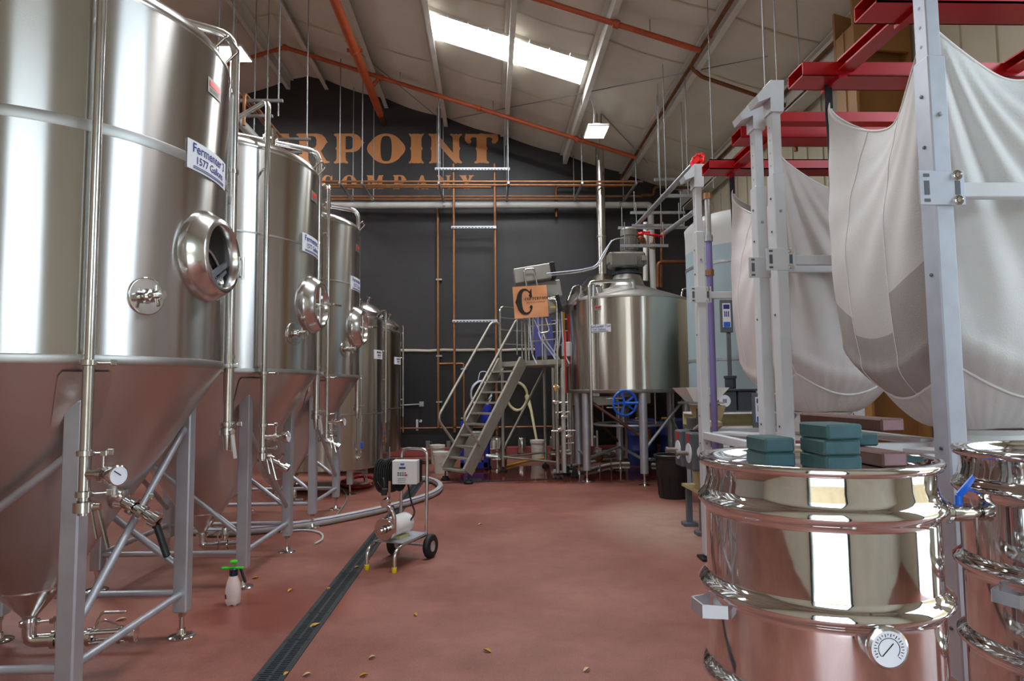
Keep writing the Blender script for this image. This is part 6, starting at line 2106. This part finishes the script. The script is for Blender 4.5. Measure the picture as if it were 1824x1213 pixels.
# pump head and motor along the cart
pz = .335
m = MB().lathe([(0, 0), (.095, 0), (.10, .008), (.10, .05), (.085, .06), (.085, .075), (.055, .085), (.055, .11)], CP(.08, .16, pz), A_, 40); m.build('pump_head', 'steel_bright', t)
m = MB().tube([CP(.085, .16, pz), CP(.0, .16, pz)], .024, 14); m.lathe([(.024, 0), (.034, .002), (.034, .018), (.024, .02)], CP(.045, .16, pz), A_, 16); m.lathe([(.024, -.002), (.030, -.002), (.030, .008), (.024, .01)], CP(.0, .16, pz), A_, 16); m.build('inlet', 'steel_bright', t)
m = MB().lathe([(.055, .11), (.082, .115), (.088, .125), (.09, .37), (.085, .385), (.06, .39), (.06, .40), (0, .40)], CP(.08, .16, pz), A_, 36, split=60); m.build('motor', 'white_paint', t)
MB().box(CP(.32, .16, .235), (.14, .16, .024), Matrix.Rotation(math.atan2(-A_.x, A_.y), 3, 'Z')).build('motor_base', 'cream_paint', t)
m = MB().tube([CP(.115, .075, pz - .02), CP(.112, .07, pz + .13), CP(.10, .13, pz + .22)], .020, 12, .06)
m.lathe([(.02, 0), (.034, .003), (.034, .03), (.02, .033)], CP(.105, .10, pz + .17), (-.2, 0, 1), 16)
m.lathe([(0, -.05), (.036, -.05), (.040, -.03), (.030, -.02), (.030, .03), (.040, .04), (.036, .05), (0, .05)], CP(.08, .14, pz + .235), (A_ + Lf * .4), 20)
m.build('outlet_valve', 'steel_bright', t)
m = MB().beam(CP(.09, .11, pz + .26), CP(.06, .085, pz + .43), .020, .008, A_); m.build('valve_lever', 'steel_bright', t)
MB().box(CP(.09, .16, pz + .33), (.05, .05, .06), bev=.006).build('plug', 'black_plastic', t)
# control box
br = Matrix.Rotation(math.atan2(-A_.x, A_.y) + R(18), 3, 'Z')
bc = CP(.44, .15, .80)
bo = MB().box(bc, (.235, .12, .22), br, .006).build('control_box', 'white_paint', t)
MB().box(bc + br @ V(.01, .10, 0), (.235, .08, .205), br, .004).build('heat_sink', 'black_metal', bo)
MB().box(bc + br @ V(-.02, -.061, .075), (.035, .002, .018), br).build('maker_mark', 'blue_paint', bo)
MB().box(bc + br @ V(-.02, -.061, .042), (.062, .002, .016), br).build('display', 'label_blue', bo)
m = MB()
for i in range(4):
    for j in range(2):
        m.box(bc + br @ V(-.058 + .022 * i, -.061, -.004 - .020 * j), (.016, .002, .013), br)
m.build('keypad', 'mill_grey', bo)
MB().box(bc + br @ V(.018, -.062, -.024), (.022, .002, .016), br).build('stop_key', 'red_valve', bo)
m = MB()
for k in range(3):
    m.box(bc + br @ V(-.025, -.061, -.055 - .017 * k), (.075, .002, .003), br)
m.build('fine_print', 'mill_grey', bo)
# cable coil
cc = CP(.46, .30, .76)
pts = []
for i in range(9 * 22):
    a = 2 * PI * i / 22
    k = i / 22
    pts.append(cc + br @ V(-.09 + .018 * k - .02, -.05 + .012 * k, 0) + br @ V(.055 * math.cos(a), .05 * math.cos(a), .150 * math.sin(a) + .006 * math.sin(k * 5)))
MB().tube(pts, .0105, 6).build('cable_coil', 'black_rubber', t)
MB().tube([cc + br @ V(-.17, -.05, 0), cc + V(-.09, -.12, -.12), CP(.12, .19, pz + .46), CP(.09, .16, pz + .36)], .008, 8, .08).build('plug_cable', 'black_rubber', t)
MB().tube([bc + br @ V(.02, 0, -.11), bc + br @ V(.05, 0, -.28), CP(.46, .06, .42), CP(.40, .08, .36)], .008, 8, .08).build('motor_cable', 'black_rubber', t)
MB().tube([CP(.50, .38, .30), CP(.52, .38, 1.02)], .006, 6).build('thin_rod', 'rod_steel', t)

# ================================================================== spray bottle
q = floor_at(415, 1076)
q = V(q.x, q.y, 0)
t = thing('spray_bottle', 'small white pressure spray bottle with bright green pump and nozzle', 'sprayer', q)
MB().lathe([(0, .012), (.048, .008), (.054, .03), (.055, .09), (.053, .12), (.045, .16), (.030, .205), (.027, .215)], q, n=32, split=60).build('bottle', 'bottle_white', t)
m = MB()
for k in range(5):
    an = 2 * PI * k / 5 + .4
    m.lathe([(0, 0), (.012, 0), (.017, .02), (0, .035)], q + V(.036 * math.cos(an), .036 * math.sin(an), 0), n=10)
m.build('base_feet', 'bottle_white', t)
MB().lathe([(.029, .205), (.030, .21), (.030, .255), (.022, .262), (0, .262)], q, n=24).build('collar', 'navy_plastic', t)
m = MB().beam(q + V(-.055, .0, .262), q + V(.075, 0, .262), .022, .016, (0, 0, 1), .004); m.cyl(q + V(-.085, 0, .260), q + V(-.05, 0, .262), .011, 12)
m.build('head', 'green_plastic', t)
MB().beam(q + V(.05, 0, .262), q + V(.088, 0, .155), .02, .018, (1, 0, 0), .004).build('trigger_grip', 'navy_plastic', t)
m = MB().cyl(q + V(0, 0, .262), q + V(0, 0, .30), .006, 10); m.lathe([(0, 0), (.024, .003), (.028, .010), (.024, .018), (0, .02)], q + V(0, 0, .298), n=24); m.build('pump_knob', 'green_plastic', t)
m = MB(); lb = plate(q.x, q.y, .0555, R(212), .065, .04, .032, .001); lb.build('label', 'ink_black', t)

# ================================================================== fallen leaves
def leaf(px, py, ln, yaw, mat, label):
    p = floor_at(px, py)
    a, b = V(math.cos(yaw), math.sin(yaw), 0), V(-math.sin(yaw), math.cos(yaw), 0)
    m = MB()
    vs = []
    n_ = 7
    for i in range(n_):
        u = i / (n_ - 1)
        w_ = math.sin(PI * u ** .8) * ln * .22 + .0005
        for s_ in (-1, 0, 1):
            vs.append(V(p.x, p.y, .004) + a * (u - .5) * ln + b * w_ * s_ + V(0, 0, abs(s_) * .012 * math.sin(PI * u) + .006 * u * u))
    up = [(3 * i + j, 3 * i + 3 + j, 3 * i + 4 + j, 3 * i + 1 + j) for i in range(n_ - 1) for j in range(2)]
    m.add(vs, up, True)
    m.add([v - V(0, 0, .002) for v in vs], [f[::-1] for f in up], True)
    return tag(m.build('fallen_leaf', mat), label, 'leaf', 'fallen leaves on the floor')
leaf(561, 1116, .09, .9, 'leaf_yellow', 'yellow leaf lying on the trench drain grate')
leaf(517, 1053, .06, 1.2, 'leaf_yellow', 'curled yellow leaf on the floor right of the spray bottle')
leaf(455, 1031, .06, .2, 'leaf_yellow', 'yellow leaf on the floor behind the spray bottle')
leaf(636, 1012, .06, .4, 'leaf_yellow', 'small yellow leaf on the drain beside the cart foot')
leaf(510, 1203, .05, 1.3, 'leaf_yellow', 'yellow leaf at the drain edge closest to the camera')
leaf(547, 1204, .05, .3, 'leaf_pale', 'pale dry leaf right of the drain closest to the camera')
leaf(648, 1205, .05, .2, 'leaf_yellow', 'yellow leaf alone on the open floor at the lower edge')
leaf(663, 1173, .045, .2, 'leaf_pale', 'pale sliver of leaf on the open floor near the drain')
leaf(740, 1096, .05, 2.1, 'leaf_yellow', 'orange-brown leaf in the middle of the open floor')
leaf(868, 1161, .06, 2.6, 'leaf_yellow', 'curled yellow leaf on the floor in the middle of the aisle')
leaf(1045, 1195, .05, .6, 'leaf_pale', 'pale leaf on the aisle floor towards the drums')
leaf(855, 935, .05, .5, 'leaf_pale', 'tiny pale leaf on the floor beyond the pump cart')
leaf(216, 1105, .07, .5, 'leaf_pale', 'pale leaf on the floor under the closest fermenter')
leaf(585, 1050, .05, 1.9, 'leaf_yellow', 'small dry leaf left of the drain beside a damp patch')
